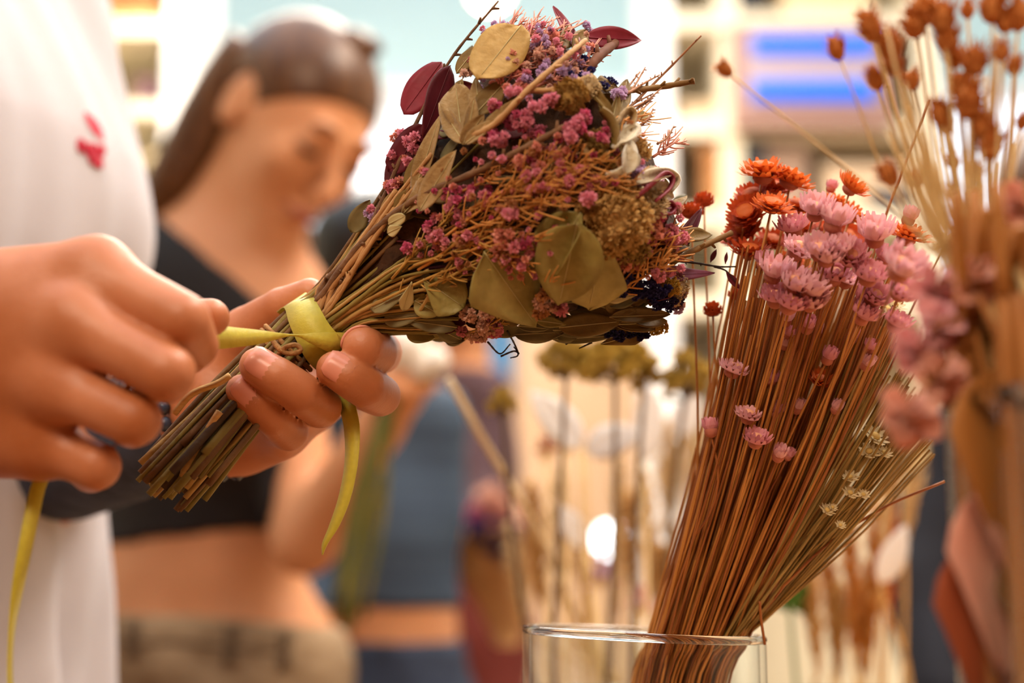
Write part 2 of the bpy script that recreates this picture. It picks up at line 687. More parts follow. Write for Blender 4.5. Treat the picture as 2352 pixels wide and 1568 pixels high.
blue_e.node_tree.nodes['Principled BSDF'].inputs['Base Color'].default_value = (0, .02, .08, 1)
slab('sign_frame', 1688, 2040, 56, 286, Yr - .05, .05, mat('sign_frame_brown', (168, 130, 118), rough=.6), sg)
slab('sign_face', 1716, 2015, 72, 240, Yr - .06, .01, lilac, sg)
slab('light_bar', 1730, 2008, 80, 122, Yr - .075, .015, blue_e, sg)
slab('light_bar', 1730, 2008, 182, 226, Yr - .075, .015, blue_e, sg)
shelf_box('storage_box', 1700, 1750, -30, 36, Yr + .05, .2, darkbox, 'dark grey box above the lit sign', 'box', zbase=zs[1] + .026)
shelf_box('storage_box', 1686, 1758, 330, 490, Yr + .03, .25, darkbox, 'slate box on the shelf below the lit sign', 'box', lid=False, zbase=zs[3] + .026)
shelf_box('storage_box', 1620, 1664, 330, 480, Yr + .03, .2, tanbox, 'tan box on the shelf left of the slate box', 'box', zbase=zs[3] + .026)
shelf_box('storage_box', 1500, 1548, 290, 490, Yr + .03, .2, redbox, 'red-brown box at the end of the cream wall shelf', 'box', zbase=zs[3] + .026)
shelf_box('storage_box', 1560, 1650, 70, 120, Yr + .06, .2, mat('box_beige', (226, 200, 164), rough=.6), 'beige box at the top left of the cream wall shelf', 'box', zbase=zs[2] + .026)
shelf_box('storage_box', 1768, 1850, 330, 480, Yr + .05, .2, mat('box_grey', (170, 140, 120), rough=.6), 'greyish brown box right of the slate box', 'box', zbase=zs[3] + .026)
shelf_box('storage_box', 1900, 2080, 380, 490, Yr + .05, .25, mat('box_peach', (236, 206, 172), rough=.6), 'broad peach box at the right of the cream wall shelf', 'box', zbase=zs[3] + .026)
shelf_box('storage_box', 1800, 2000, -40, 30, Yr + .05, .25, mat('box_straw', (240, 214, 170), rough=.6), 'broad straw coloured box above the lit sign', 'box', zbase=zs[1] + .026)
shelf_box('storage_box', 2006, 2090, 440, 490, Yr + .02, .03, mat('box_navy', (36, 42, 60), rough=.6), 'small dark blue box on the shelf above the star flowers', 'box', zbase=zs[3] + .026)

# pendant lamp
Yp = 3.2
c = PY(1126, -32, Yp)
lamp = thing('pendant_lamp', (c[0], Yp, c[2]), 'round white pendant lamp glowing above the bouquet', 'lamp')
V, F = lathe([(0.001, -.052), (.03, -.047), (.048, -.03), (.055, 0), (.048, .03), (.03, .047), (.001, .052)], 32, c, close=False)
mobj('globe', V, F, mat('lamp_glow', (255, 240, 214), emit=1.6), lamp)
V, F = tube([c + (0, 0, .05), c + (0, 0, 1.6)], .006, 8)
mobj('cord', V, F, mat('cord_grey', (120, 140, 150)), lamp)
l = bpy.data.lights.new('pendant_bulb', 'POINT')
l.energy = 6
l.color = (1, .85, .65)
l.shadow_soft_size = .05
lo = bpy.data.objects.new('pendant_bulb', l)
lo.location = tuple(c + (0, -.0, -.09))
COL.objects.link(lo)

# table the vases stand on (below the frame)
TZ = 0.775
tb = thing('display_table', (.35, .75, 0), 'light wooden table under the vases of dried flowers', 'table')
twood = mat('table_wood', (196, 150, 104), (212, 168, 122), scale=6, rough=.5, stretch=(1, 10, 10))
V, F = box((-.05, .28, TZ - .03), (1.2, 1.28, TZ))
mobj('tabletop', V, F, twood, tb, False)
for x, y in ((0, .33), (1.1, .33), (0, 1.2), (1.1, 1.2)):
    V, F = box((x, y, 0), (x + .05, y + .05, TZ - .03))
    mobj('leg', V, F, twood, tb, False)
# ============================================================ people in the background
skin = mat('skin_warm', (208, 142, 96), (222, 156, 112), scale=9, rough=.5, sss=.12, bump=.05, bscale=260)
hair_brown = mat('hair_brown', (72, 42, 22), (112, 72, 38), scale=60, rough=.38, stretch=(1, 1, .12))
hair_black = mat('hair_black', (18, 14, 14), (34, 28, 26), scale=60, rough=.4)
lip_m = mat('lip_rose', (168, 84, 74), rough=.45)
eye_m = mat('lash_dark', (44, 26, 20), rough=.6)
brow_m = mat('brow_brown', (112, 74, 48), rough=.8)


def rotm(yaw, pitch, roll):
    """head axes in camera space: yaw from picture right towards the viewer, pitch down, roll clockwise"""
    f = np.array([math.cos(yaw) * math.cos(pitch), -math.sin(pitch), math.sin(yaw) * math.cos(pitch)])
    u = np.array([math.sin(pitch) * math.cos(yaw), math.cos(pitch), math.sin(pitch) * math.sin(yaw)])
    c, s = math.cos(roll), math.sin(roll)
    rr = np.array([[c, s, 0], [-s, c, 0], [0, 0, 1]])
    f, u = rr @ f, rr @ u
    r = np.cross(f, u)
    B = np.stack([RGT, UP, -FWD], 1)
    return B @ r, B @ f, B @ u


def head_sdf(p, o, M):
    q = (p - np.asarray(o, np.float32)) @ np.asarray(M, np.float32)
    d = ell(q, (0, -.012, .035), (.074, .093, .082))
    d = smin(d, ell(q, (0, .028, -.025), (.060, .064, .082)), .03)
    d = smin(d, ell(q, (0, .062, -.098), (.024, .022, .02)), .035)
    for s in (-1, 1):
        d = smin(d, ell(q, (s * .036, .066, -.022), (.022, .02, .022)), .02)
        d = smax(d, -ell(q, (s * .031, .108, .010), (.019, .02, .012)), .014)
        d = smin(d, ell(q, (s * .031, .083, .008), (.0135, .0125, .0125)), .004)
        d = smin(d, ell(q, (s * .030, .088, .030), (.022, .008, .006)), .012)
        d = smin(d, ell(q, (s * .074, -.012, -.002), (.009, .02, .031)), .006)
        d = smax(d, -ell(q, (s * .083, -.006, .002), (.006, .010, .017)), .005)
        d = smin(d, ell(q, (s * .012, .108, -.034), (.008, .008, .006)), .006)
    d = smin(d, cone(q, (0, .092, .018), (0, .116, -.028), .006, .0105), .012)
    d = smin(d, ell(q, (0, .094, -.058), (.019, .009, .006)), .006)
    d = smin(d, ell(q, (0, .090, -.070), (.016, .010, .0075)), .006)
    return d


def add_face(o, M, parent, hs):
    """eyelids, brows and lips as thin pieces that hug the head surface"""
    def surf(x, z, lift):
        lo_, hi_ = 0.02, 0.16
        for _ in range(24):
            mid = (lo_ + hi_) / 2
            w = (np.array([[x, mid, z]], np.float32) @ M.T + o).astype(np.float32)
            if hs(w)[0] < 0:
                lo_ = mid
            else:
                hi_ = mid
        return (np.array([x, lo_ + lift, z]) @ M.T) + o
    for s in (-1, 1):
        pts = [surf(s * .031 + t * .0135, .004 - .0035 * (1 - t * t), .0006) for t in np.linspace(-1, 1, 7)]
        V, F = tube(np.array(pts), [.001, .0028, .0036, .004, .0036, .0028, .001], 6)
        mobj('eyelashes', V, F, eye_m, parent)
        pts = [surf(s * .031 + t * .018, .030 + .004 * (1 - t * t), .0006) for t in np.linspace(-1, 1, 7)]
        V, F = tube(np.array(pts), [.0008, .0022, .003, .003, .003, .0022, .0008], 6)
        mobj('eyebrow', V, F, brow_m, parent)
    pts = [surf(t * .021, -.063 + .002 * (1 - abs(t)), .0004) for t in np.linspace(-1, 1, 7)]
    V, F = tube(np.array(pts), [.001, .004, .0055, .006, .0055, .004, .001], 8)
    mobj('lips', V, F, lip_m, parent)


def person(name, label, loc, body, h, lo, hi, clothes, skin_m):
    """body: function p -> distance; clothes: list of (name, offset, region function, material)"""
    t = thing(name, loc, label, 'person')
    sculpt('body', body, lo, hi, h, skin_m, t, clothes)
    return t


def limbs(p, segs, k=.03):
    d = None
    for s in segs:
        c = cone(p, *s)
        d = c if d is None else smin(d, c, k)
    return d


# ---- woman looking down, black top
D1 = 1.52
r1, f1, u1 = rotm(R(43), R(16), R(21))
M1 = np.stack([r1, f1, u1], 1).astype(np.float32)
eye = P(722, 338, D1 - .03)
h1 = eye - M1 @ np.array([.031, .092, .008])
hips = P(465, 1520, D1 + .06)
waist = P(462, 1330, D1 + .06)
chest = P(470, 960, D1 + .07)
neckb = P(455, 590, D1 + .08)
shR = P(330, 640, D1 + .10)
shL = P(640, 690, D1 + .06)
sd = norm(shL - shR)
fw = norm(np.cross(sd, (0, 0, 1)))
fw = -fw if fw[1] > 0 else fw
elL = P(700, 1240, D1 - .05)
wrL = P(868, 985, D1 - .12)
hdL = P(915, 900, D1 - .13)
elR = P(250, 1100, D1 + .12)
wrR = P(330, 1330, D1 + .02)
g0 = np.array([hips[0], hips[1], 0.0])


def woman_body(p):
    d = head_sdf(p, h1, M1)
    nk = cone(p, h1 + M1 @ np.array([0, -.03, -.05]), neckb + np.array([0, .01, -.02]), .047, .052)
    d = smin(d, nk, .03)
    t = cone(p, chest + np.array([0, .0, .12]), chest, .115, .118, fw, 1.5)
    t = smin(t, cone(p, chest, waist, .117, .102, fw, 1.45), .06)
    t = smin(t, cone(p, waist, hips, .102, .138, fw, 1.35), .06)
    t = smin(t, cone(p, shR, shL, .046, .046), .07)
    for s in (-1, 1):
        t = smin(t, ell(p, chest + sd * .062 * s + fw * .075, (.052, .045, .05)), .04)
    d = smin(d, t, .045)
    d = smin(d, limbs(p, [(shL, elL, .041, .034), (elL, wrL, .034, .024)], .015), .025)
    d = smin(d, limbs(p, [(shR, elR, .041, .034), (elR, wrR, .034, .024), (wrR, wrR + np.array([.03, -.03, -.09]), .026, .016)], .015), .025)
    hand = limbs(p, [(wrL, hdL, .022, .027)], .01)
    for k, (dx, dy) in enumerate(((-18, -62), (14, -66), (44, -48), (66, -20))):
        m_ = P(905 + dx * .8 + 22, 900 + dy * .7, D1 - .165)
        tp = P(890 + dx * .5, 915 + dy * .55, D1 - .185)
        hand = smin(hand, limbs(p, [(hdL, m_, .011, .0095), (m_, tp, .0095, .0075)], .004), .004)
    hand = smin(hand, limbs(p, [(wrL, P(872, 900, D1 - .17), .012, .01), (P(872, 900, D1 - .17), P(905, 850, D1 - .18), .01, .008)], .006), .008)
    d = smin(d, hand, .015)
    for s in (-1, 1):
        hp = hips + sd * .075 * s
        ft = np.array([hp[0], hp[1], .06])
        kn = np.array([hp[0], hp[1] - .02, .5])
        d = smin(d, limbs(p, [(hp, kn, .085, .055), (kn, ft, .055, .04), (ft + np.array([0, 0, -.02]), ft + np.array([.05, -.14, -.025]), .034, .028)], .02), .05)
    return d


ztopc = chest[2]
zhem = P(460, 1232, D1)[2]
zjean = P(460, 1410, D1)[2]
nl_a = P(338, 470, D1)
nl_b = P(556, 656, D1)


def top_region(p):
    hem = (zhem + .012 * np.sin((p[:, 0] - hips[0]) * 9)) - p[:, 2]
    slope = (nl_b[2] - nl_a[2]) / (nl_b[0] - nl_a[0])
    nline = p[:, 2] - (nl_a[2] + slope * (p[:, 0] - nl_a[0]))
    arm = np.abs((p - chest.astype(np.float32)) @ sd.astype(np.float32)) - .138
    return np.maximum(np.maximum(hem, nline * .8), arm)


black_cloth = mat('black_jersey', (22, 16, 17), (30, 23, 24), scale=40, rough=.75, bump=.1, bscale=300)
khaki = mat('khaki_denim', (128, 100, 70), (168, 140, 108), scale=22, rough=.85, bump=.3, bscale=120, stretch=(1, 1, 2.5))
person1 = person('person', 'woman with tied back brown hair, black cropped top and khaki jeans, looking down', g0, woman_body, .0075,
                 np.array([P(200, 0, D1)[0] - .1, D1 - .36, 0.0]), np.array([P(960, 0, D1)[0] + .05, D1 + .45, 1.78]),
                 [('cropped_top', .006, top_region, black_cloth),
                  ('jeans', .010, lambda p: np.maximum(p[:, 2] - (zjean - .10 * (p[:, 0] - hips[0]) * (p[:, 0] > hips[0])), .075 - p[:, 2]), khaki)], skin)
# hi-res face and hair sit on the same head
# hair: shell over the cranium behind the hairline, pulled back to a low tail
def woman_hair(p):
    q = (p - h1.astype(np.float32)) @ M1
    hair = ell(q, (0, -.016, .038), (.081, .099, .088))
    face_cut = .030 - (q[:, 2] - .9 * (q[:, 1] - .055) - .010)   # >0 below the hairline plane
    hl = np.where(q[:, 1] > -.015, face_cut, -.062 - q[:, 2])
    hair = smax(hair, hl, .008)
    ear = np.minimum(ell(q, (.078, -.008, -.004), (.02, .027, .038)), ell(q, (-.078, -.008, -.004), (.02, .027, .038)))
    hair = smax(hair, -ear, .006)
    return smin(hair, ell(q, (-.01, .020, .124), (.024, .020, .010)), .01)


sculpt('hair', woman_hair, h1 - .16, h1 + .17, .003, hair_brown, person1)
tail = catmull([P(600, 130, D1 + .06), P(545, 190, D1 + .065), P(490, 265, D1 + .07), P(440, 345, D1 + .075), P(392, 420, D1 + .08), P(350, 500, D1 + .10)], 16)
V, F = tube(tail, np.linspace(.044, .024, 16), 14)
mobj('ponytail', V, F, hair_brown, person1)
for k, (pp, rr) in enumerate((([(640, 400), (685, 500), (692, 600), (694, 680), (690, 760)], .013), ([(600, 440), (600, 540), (590, 620), (584, 690)], .013))):
    C = catmull([P(x, y, D1 + .09) for x, y in pp], 10)
    V, F = tube(C, rr, 10)
    mobj('hair_strand', V, F, hair_brown, person1)
add_face(h1, M1, person1, lambda w: head_sdf(w, h1, M1))
# jeans details: belt loops and waistband

def on_body(bodyf, x, z, y0, y1, off):
    lo_, hi_ = y0, y1                      # y0 outside (near camera), y1 inside
    for _ in range(22):
        mid = (lo_ + hi_) / 2
        if bodyf(np.array([[x, mid, z]], np.float32))[0] > off:
            lo_ = mid
        else:
            hi_ = mid
    return np.array([x, lo_, z])


def drop(x):
    return .10 * (x - hips[0]) * (x > hips[0])


xs = np.linspace(P(262, 0, D1)[0], P(672, 0, D1)[0], 26)
C = np.array([on_body(woman_body, x, zjean - .028 - drop(x), D1 - .3, D1 + .06, .0102) for x in xs])
V, F = tube(C, .0022, 6)
mobj('waistband_seam', V, F, mat('seam_dark', (92, 70, 48), rough=.9), person1)
for px in (330, 552, 668):
    x = P(px, 0, D1)[0]
    C = np.array([on_body(woman_body, x, zjean - drop(x) - .005 - k * .04 / 5, D1 - .3, D1 + .06, .0115) for k in range(6)])
    V, F = strip(C - (.006, 0, 0), C + (.006, 0, 0), .004)
    mobj('belt_loop', V, F, mat('loop_khaki', (98, 76, 54), rough=.9), person1)

# green stems the woman holds
gt = thing('stem_bundle', P(880, 1020, D1 - .17), 'bunch of green stems held by the woman in black', 'stems', None)
gm = mat('stem_green', (92, 100, 44), (132, 122, 60), scale=30, rough=.7)
for k in range(9):
    a = P(900 + random.uniform(-16, 20), 900 + random.uniform(-20, 10), D1 - .175 + random.uniform(-.006, .006))
    b = P(800 + random.uniform(-40, 40), 1400 + random.uniform(-30, 60), D1 - .16 + random.uniform(-.03, .03))
    V, F = tube(catmull([a, (a + b) / 2 + np.array([random.uniform(-.01, .01), 0, 0]), b], 8), .0028, 6)
    mobj('stem', V, F, gm, gt)
wm = mat('bud_white', (236, 226, 214), rough=.7)
for k, (x, y, r_) in enumerate(((930, 800, .022), (1000, 830, .014), (965, 835, .016))):
    c = P(x, y, D1 - .175)
    V, F = lathe([(.001, -r_), (r_ * .6, -r_ * .8), (r_, 0), (r_ * .7, r_ * .8), (.001, r_ * 1.1)], 14, c, close=False)
    mobj('flower_bud', V, F, wm, gt)
    V, F = tube([c - (0, 0, r_), P(905, 900, D1 - .175)], .002, 6)
    mobj('stem', V, F, gm, gt)


# ---- simpler figures further back
def figure(name, label, D, head_px, sh_l, sh_r, waist_px, waist_w, top_m, leg_m, zhem_px, zleg_px, hair_m, yaw, arm=None, skin_m=skin, h=.011, hw=.23, long_sleeve=False):
    r_, f_, u_ = rotm(yaw, R(15), 0)
    M = np.stack([r_, f_, u_], 1).astype(np.float32)
    o = P(*head_px, D)
    A, B = P(*sh_l, D + .03), P(*sh_r, D + .03)
    w = P(*waist_px, D + .02)
    ch = (A + B) / 2 + np.array([0, 0, -.16])
    ch[:2] = ((A + B) / 2)[:2] * .6 + w[:2] * .4
    hp = w + np.array([0, .01, -.14])
    g = np.array([hp[0], hp[1], 0.0])
    sdv = norm(B - A)
    fv = norm(np.cross(sdv, (0, 0, 1)))
    segs = arm or []

    def body(p):
        d = head_sdf(p, o, M)
        d = smin(d, cone(p, o + M @ np.array([0, -.03, -.05]), (A + B) / 2 + np.array([0, 0, .01]), .047, .052), .03)
        t = smin(cone(p, A, B, .05, .05), cone(p, ch + (0, 0, .05), ch, waist_w * 1.08, waist_w * 1.1, fv, 1.45), .07)
        t = smin(t, cone(p, ch, w, waist_w * 1.08, waist_w, fv, 1.4), .06)
        t = smin(t, cone(p, w, hp, waist_w, waist_w * 1.25, fv, 1.35), .06)
        d = smin(d, t, .045)
        for s in segs:
            d = smin(d, cone(p, *s), .02)
        for s in (-1, 1):
            q_ = hp + sdv * waist_w * .6 * s
            d = smin(d, limbs(p, [(q_, (q_[0], q_[1] - .01, .5), .08, .055), ((q_[0], q_[1] - .01, .5), (q_[0], q_[1], .06), .055, .04),
                                  ((q_[0], q_[1], .04), (q_[0] + .02, q_[1] - .14, .035), .034, .028)], .02), .05)
        return d
    zh, zl = P(waist_px[0], zhem_px, D)[2], P(waist_px[0], zleg_px, D)[2]
    znk = ((A + B) / 2)[2] + .035
    lo = np.array([min(A[0], B[0], w[0]) - .24, D - .32, 0])
    hi = np.array([max(A[0], B[0], w[0]) + .24, D + .36, o[2] + .16])
    t = person(name, label, g, body, h, lo, hi,
               [('top', .007, lambda p: np.maximum(np.maximum(zh - p[:, 2], p[:, 2] - znk), -1.0 if long_sleeve else np.abs((p - ch.astype(np.float32)) @ sdv.astype(np.float32)) - .19), top_m),
                ('jeans', .009, lambda p: np.maximum(p[:, 2] - zl, .07 - p[:, 2]), leg_m)], skin_m)
    def hairf(p):
        q = (p - o.astype(np.float32)) @ M
        hr = ell(q, (0, -.018, .036), (.086, .104, .092))
        return smax(hr, np.where(q[:, 1] > -.01, .035 - (q[:, 2] - .8 * (q[:, 1] - .05)), -.09 - q[:, 2]), .01)
    sculpt('hair', hairf, o - .15, o + .15, .005, hair_m, t)
    add_face(o, M, t, lambda w_: head_sdf(w_, o, M))
    return t


slate = mat('slate_ribbed', (52, 66, 84), (70, 88, 108), scale=4, rough=.7, bump=.25, bscale=60, stretch=(.2, .2, 14))
navy_denim = mat('navy_denim', (40, 46, 62), (62, 72, 92), scale=18, rough=.85, bump=.2)
D2 = 2.05
figure('person', 'woman in a short blue-grey ribbed top and dark jeans behind the bouquet', D2, (880, 640), (720, 930), (985, 960), (880, 1440), .095,
       slate, navy_denim, 1400, 1470, hair_black, R(-40),
       arm=[(P(720, 935, D2 + .03), P(690, 1250, D2 - .02), .04, .034), (P(690, 1250, D2 - .02), P(735, 1540, D2 - .12), .034, .024), (P(735, 1540, D2 - .12), P(745, 1640, D2 - .14), .028, .018),
            (P(985, 960, D2 + .03), P(995, 1180, D2 + .02), .042, .04)])
D3 = 2.9
figure('person', 'figure in a plum brown top standing behind the woman in blue-grey', D3, (1055, 640), (985, 880), (1110, 900), (1060, 1270), .10,
       mat('plum_cloth', (74, 48, 50), (96, 70, 76), scale=10, rough=.8), mat('maroon_cloth', (112, 44, 34), (128, 54, 42), scale=10, rough=.85), 1280, 1300, hair_brown, R(120), h=.014,
       arm=[(P(985, 885, D3 + .03), P(975, 1080, D3), .045, .04), (P(1110, 905, D3 + .03), P(1120, 1090, D3), .045, .04), (P(1120, 1090, D3), P(1080, 1210, D3 - .15), .036, .026)])
D4 = 1.7
figure('person', 'figure in a dark navy top at the right behind the vases', D4, (2480, 500), (2190, 1010), (2560, 960), (2380, 1500), .12,
       mat('navy_cloth', (16, 18, 28), (24, 26, 38), scale=10, rough=.8), mat('black_trouser', (20, 20, 26), rough=.85), 1620, 1600, hair_brown, R(70), h=.012, long_sleeve=True,
       arm=[(P(2190, 1030, D4 + .03), P(2115, 1330, D4 - .02), .05, .042), (P(2115, 1330, D4 - .02), P(2160, 1580, D4 - .1), .042, .03)])
# ============================================================ the person tying the bouquet
skin_hand = mat('skin_hand', (174, 98, 52), (200, 126, 86), scale=30, rough=.44, sss=.06, bump=.10, bscale=520)
nail_m = mat('nail', (222, 142, 116), (230, 154, 130), scale=60, rough=.25, sss=.1)


def hand_sdf(p, J):
    """J: joints in world space. palm capsules + four fingers + thumb, melted together"""
    d = None
    for a, b, ra, rb in J['palm']:
        c = cone(p, a, b, ra, rb)
        d = c if d is None else smin(d, c, J.get('kp', .014))
    f = None
    for ch in J['fingers']:
        g = None
        for (a, ra), (b, rb) in zip(ch[:-1], ch[1:]):
            c = cone(p, a, b, ra, rb)
            g = c if g is None else np.minimum(g, c)
        f = g if f is None else smin(f, g, .0012)
    d = smin(d, f, .007)
    t = None
    for (a, ra), (b, rb) in zip(J['thumb'][:-1], J['thumb'][1:]):
        c = cone(p, a, b, ra, rb)
        t = c if t is None else smin(t, c, .001)
    return smin(d, t, .006)


def X(lst):
    return [(P(x, y, d), r) for x, y, d, r in lst]


# right hand, near the lens: back of the hand to the viewer, fingers curled in a pinch
rw, rf = P(-140, 800, .485), P(-900, 930, .56)
r_mcp = [P(222, 628, .462), P(176, 742, .452), P(128, 880, .455), P(86, 1008, .466)]
RJ = dict(
    palm=[(rf, rw, .036, .029)] + [(P(-140, 720 + 70 * i, .478), r_mcp[i], .020, (.0115, .0112, .0108, .0105)[i]) for i in range(4)]
         + [(P(-100, 700, .50), P(170, 720, .49), .02, .014), (P(-60, 980, .488), P(86, 1008, .466), .017, .0105)],
    fingers=[
        [(r_mcp[0], .0106)] + X([(320, 684, .4535, .0094), (418, 735, .447, .0090), (446, 792, .464, .0080), (428, 820, .486, .0066)]),
        [(r_mcp[1], .0104)] + X([(280, 800, .4445, .0092), (384, 856, .438, .0088), (384, 872, .464, .0078), (340, 846, .480, .0066)]),
        [(r_mcp[2], .0100)] + X([(218, 922, .4485, .0087), (311, 964, .443, .0083), (304, 978, .466, .0074), (250, 945, .480, .0064)]),
        [(r_mcp[3], .0094)] + X([(152, 1040, .4600, .0082), (222, 1070, .455, .0078), (210, 1084, .474, .0070), (160, 1050, .484, .0060)])],
    thumb=X([(0, 700, .505, .016), (240, 745, .515, .0125), (395, 748, .508, .0100), (484, 729, .492, .0066)]), kp=.012)
# left hand, behind and under the stems: palm to the viewer, fingertips wrapped round the front
lw = P(505, 948, .603)
l_mcp = [P(800, 800, .600), P(780, 862, .597), P(715, 915, .592), P(640, 968, .588)]
le = P(130, 1060, .80)
LJ = dict(
    palm=[(le, lw, .032, .0225)] + [(P(520 + 12 * i, 900 + 22 * i, .603), l_mcp[i], .019, .0115) for i in range(4)]
         + [(P(560, 1000, .597), P(650, 1000, .575), .010, .008)],
    fingers=[
        [(l_mcp[0], .0105)] + X([(872, 808, .578, .0092), (860, 810, .550, .0088), (834, 798, .5325, .0079)]),
        [(l_mcp[1], .0105)] + X([(872, 908, .552, .0082), (838, 888, .533, .0080), (800, 866, .528, .0075), (768, 848, .5285, .0068)]),
        [(l_mcp[2], .0104)] + X([(736, 934, .542, .0082), (690, 902, .529, .0079), (636, 866, .5255, .0076), (592, 840, .5265, .0069)]),
        [(l_mcp[3], .0096)] + X([(664, 992, .548, .0074), (628, 960, .5355, .0070), (588, 924, .5315, .0067), (556, 896, .5315, .0061)])],
    thumb=X([(540, 880, .602, .016), (572, 770, .588, .0122), (650, 712, .578, .0092), (712, 676, .571, .0066)]), kp=.014)

ff = norm(np.array([.8, -.6, 0]))
chestM, bellyM, hipM, neckM = P(-490, 480, .80), P(-560, 1150, .79), P(-550, 1650, .79), P(-640, -330, .80)
shRm, shLm = neckM + np.array([-.6, -.8, 0]) * .17 + (0, 0, -.05), neckM + np.array([.6, .8, 0]) * .17 + (0, 0, -.05)
elRm = P(-950, 960, .58)
hM = np.array([neckM[0] + .05, neckM[1] - .03, neckM[2] + .22])
Mm = np.stack([norm([-.6, -.8, 0]), ff, np.array([0, 0, 1.0])], 1).astype(np.float32)


def torsoM(p):
    t = cone(p, chestM + (-.03, 0, .15), chestM, .10, .165, ff, 1.3)
    t = smin(t, cone(p, chestM, bellyM, .165, .15, ff, 1.25), .08)
    t = smin(t, cone(p, bellyM, hipM, .15, .165, ff, 1.25), .08)
    return smin(t, cone(p, shRm, shLm, .055, .055), .07)


def maker_body(p):
    d = torsoM(p)
    d = smin(d, head_sdf(p, hM, Mm), .01)
    d = smin(d, cone(p, hM + (-.02, .015, -.06), neckM, .052, .058), .04)
    d = smin(d, limbs(p, [(shRm, elRm, .05, .04), (elRm, rf, .04, .036)], .02), .02)
    d = smin(d, limbs(p, [(shLm, le, .05, .036)], .02), .02)
    for s in (-1, 1):
        hp = hipM + np.array([-.6, -.8, 0]) * .085 * s
        d = smin(d, limbs(p, [(hp, (hp[0], hp[1], .5), .09, .06), ((hp[0], hp[1], .5), (hp[0], hp[1], .06), .06, .042),
                              ((hp[0], hp[1], .04), (hp[0] + .13, hp[1] - .08, .035), .036, .03)], .02), .05)
    return d


maker = thing('person', (hipM[0], hipM[1], 0), 'person in a white shirt with a red chest logo, tying the yellow ribbon', 'person')
lo = np.array([-1.2, .35, 0])
body_o = sculpt('body', maker_body, lo, np.array([-.05, 1.2, 1.85]), .012, skin_hand, maker,
                [('trousers', .012, lambda p: np.maximum(p[:, 2] - (hipM[2] + .03), .07 - p[:, 2]), mat('dark_trouser', (44, 44, 52), rough=.9))])[0]


def add_hand(J, lo, hi, h):
    pts, ijk, vals, full, l0 = sparse(lambda p: hand_sdf(p, J), lo, hi, h)
    return nets(full, full.shape, l0, h)


def bounds(J, pad=.02):
    A = [x for ch in J['fingers'] for x, _ in ch] + [x for x, _ in J['thumb']]
    A = np.array(A)
    return A.min(0) - pad, A.max(0) + pad


parts_ = [(np.array([v.co for v in body_o.data.vertices]) + np.array(maker.location), np.array([list(pl.vertices) for pl in body_o.data.polygons]))]
lo_, hi_ = bounds(RJ)
lo_[0] = P(-420, 0, .48)[0]
parts_.append(add_hand(RJ, lo_, hi_, .0014))
lo_, hi_ = bounds(LJ)
lo_ -= (.05, 0, .02)
hi_ += (0, .10, 0)
parts_.append(add_hand(LJ, lo_, hi_, .0012))
n_, VV, FF = 0, [], []
for V, F in parts_:
    VV.append(V)
    FF.append(np.asarray(F) + n_)
    n_ += len(V)
old = body_o.data
nb_ = np_mesh('body', np.vstack(VV), np.vstack(FF), skin_hand, maker)
body_o.data = nb_.data
bpy.data.objects.remove(nb_)


def nail(tip, dip, r, nrm, parent, length=.0088, ang=R(52)):
    ax = norm(tip - dip)
    n = norm(nrm - ax * np.dot(nrm, ax))
    s = np.cross(ax, n)
    L, Rr = [], []
    nu, nv = 7, 7
    A = []
    for i in range(nu):
        t = -length + .0012 + (length + .0022) * i / (nu - 1)
        e = math.sqrt(max(0, 1 - (max(t, 0) / (r * 1.15)) ** 2))
        wv = (1, 1, 1, 1, .98, .92, .70)[i] * (0.80 if i == 0 else 1)
        for j in range(nv):
            a = ang * wv * (2 * j / (nv - 1) - 1)
            A.append(tip + ax * t + (n * math.cos(a) + s * math.sin(a)) * (r * (e * .5 + .5) + .0005))
    A = np.array(A)
    B = A - n * .0011
    F = []
    for i in range(nu - 1):
        for j in range(nv - 1):
            q = [i * nv + j, i * nv + j + 1, (i + 1) * nv + j + 1, (i + 1) * nv + j]
            F += [q[::-1], [x + nu * nv for x in q]]
    loop = list(range(nv)) + [i * nv + nv - 1 for i in range(1, nu)] + [(nu - 1) * nv + j for j in range(nv - 2, -1, -1)] + [i * nv for i in range(nu - 2, 0, -1)]
    for k in range(len(loop)):
        a, b = loop[k], loop[(k + 1) % len(loop)]
        F.append([a, b, b + nu * nv, a + nu * nv])
    return mobj('fingernail', np.vstack([A, B]), F, nail_m, parent)


toC = -FWD
for i, nn in enumerate((toC * 1 + UP * .3 - RGT * .3, toC * .75 + UP * .6 - RGT * .35, toC * .75 + UP * .6 - RGT * .2, toC * .75 + UP * .6 - RGT * .2)):
    ch = LJ['fingers'][i]
    nail(ch[-1][0], ch[-2][0], ch[-1][1], nn, maker)

# ---- shirt
shirt_m = mat('white_cotton', (188, 180, 184), (198, 190, 194), scale=14, rough=.85, bump=.10, bscale=700, sheen=.1)
slR = shRm + (elRm - shRm) * .55
slL = shLm + (le - shLm) * .5


def shirt_sdf(p):
    d = torsoM(p)
    d = smin(d, limbs(p, [(shRm, slR, .075, .085)], .02), .03)
    d = smin(d, limbs(p, [(shLm, slL, .058, .062)], .02), .03)
    u = (p - chestM.astype(np.float32))
    ang = np.arctan2(u[:, 1], u[:, 0])
    zz = p[:, 2]
    low = np.clip((chestM[2] + .10 - zz) / .35, 0.35, 1.2)
    fold = .0070 * np.sin(ang * 13 + 2.2 * np.sin(zz * 7)) + .0036 * np.sin(ang * 27 + 5 * zz) + .003 * np.sin(zz * 30 + ang * 5)
    d = d - .014 - .02 * np.clip((bellyM[2] + .12 - zz) / .3, 0, 1) - fold * low
    d = np.maximum(d, (hipM[2] - .06) - zz)
    hole = cone(p, neckM + (0, 0, -.02), neckM + (0, 0, .2), .075, .08)
    return smax(d, -hole, .01)


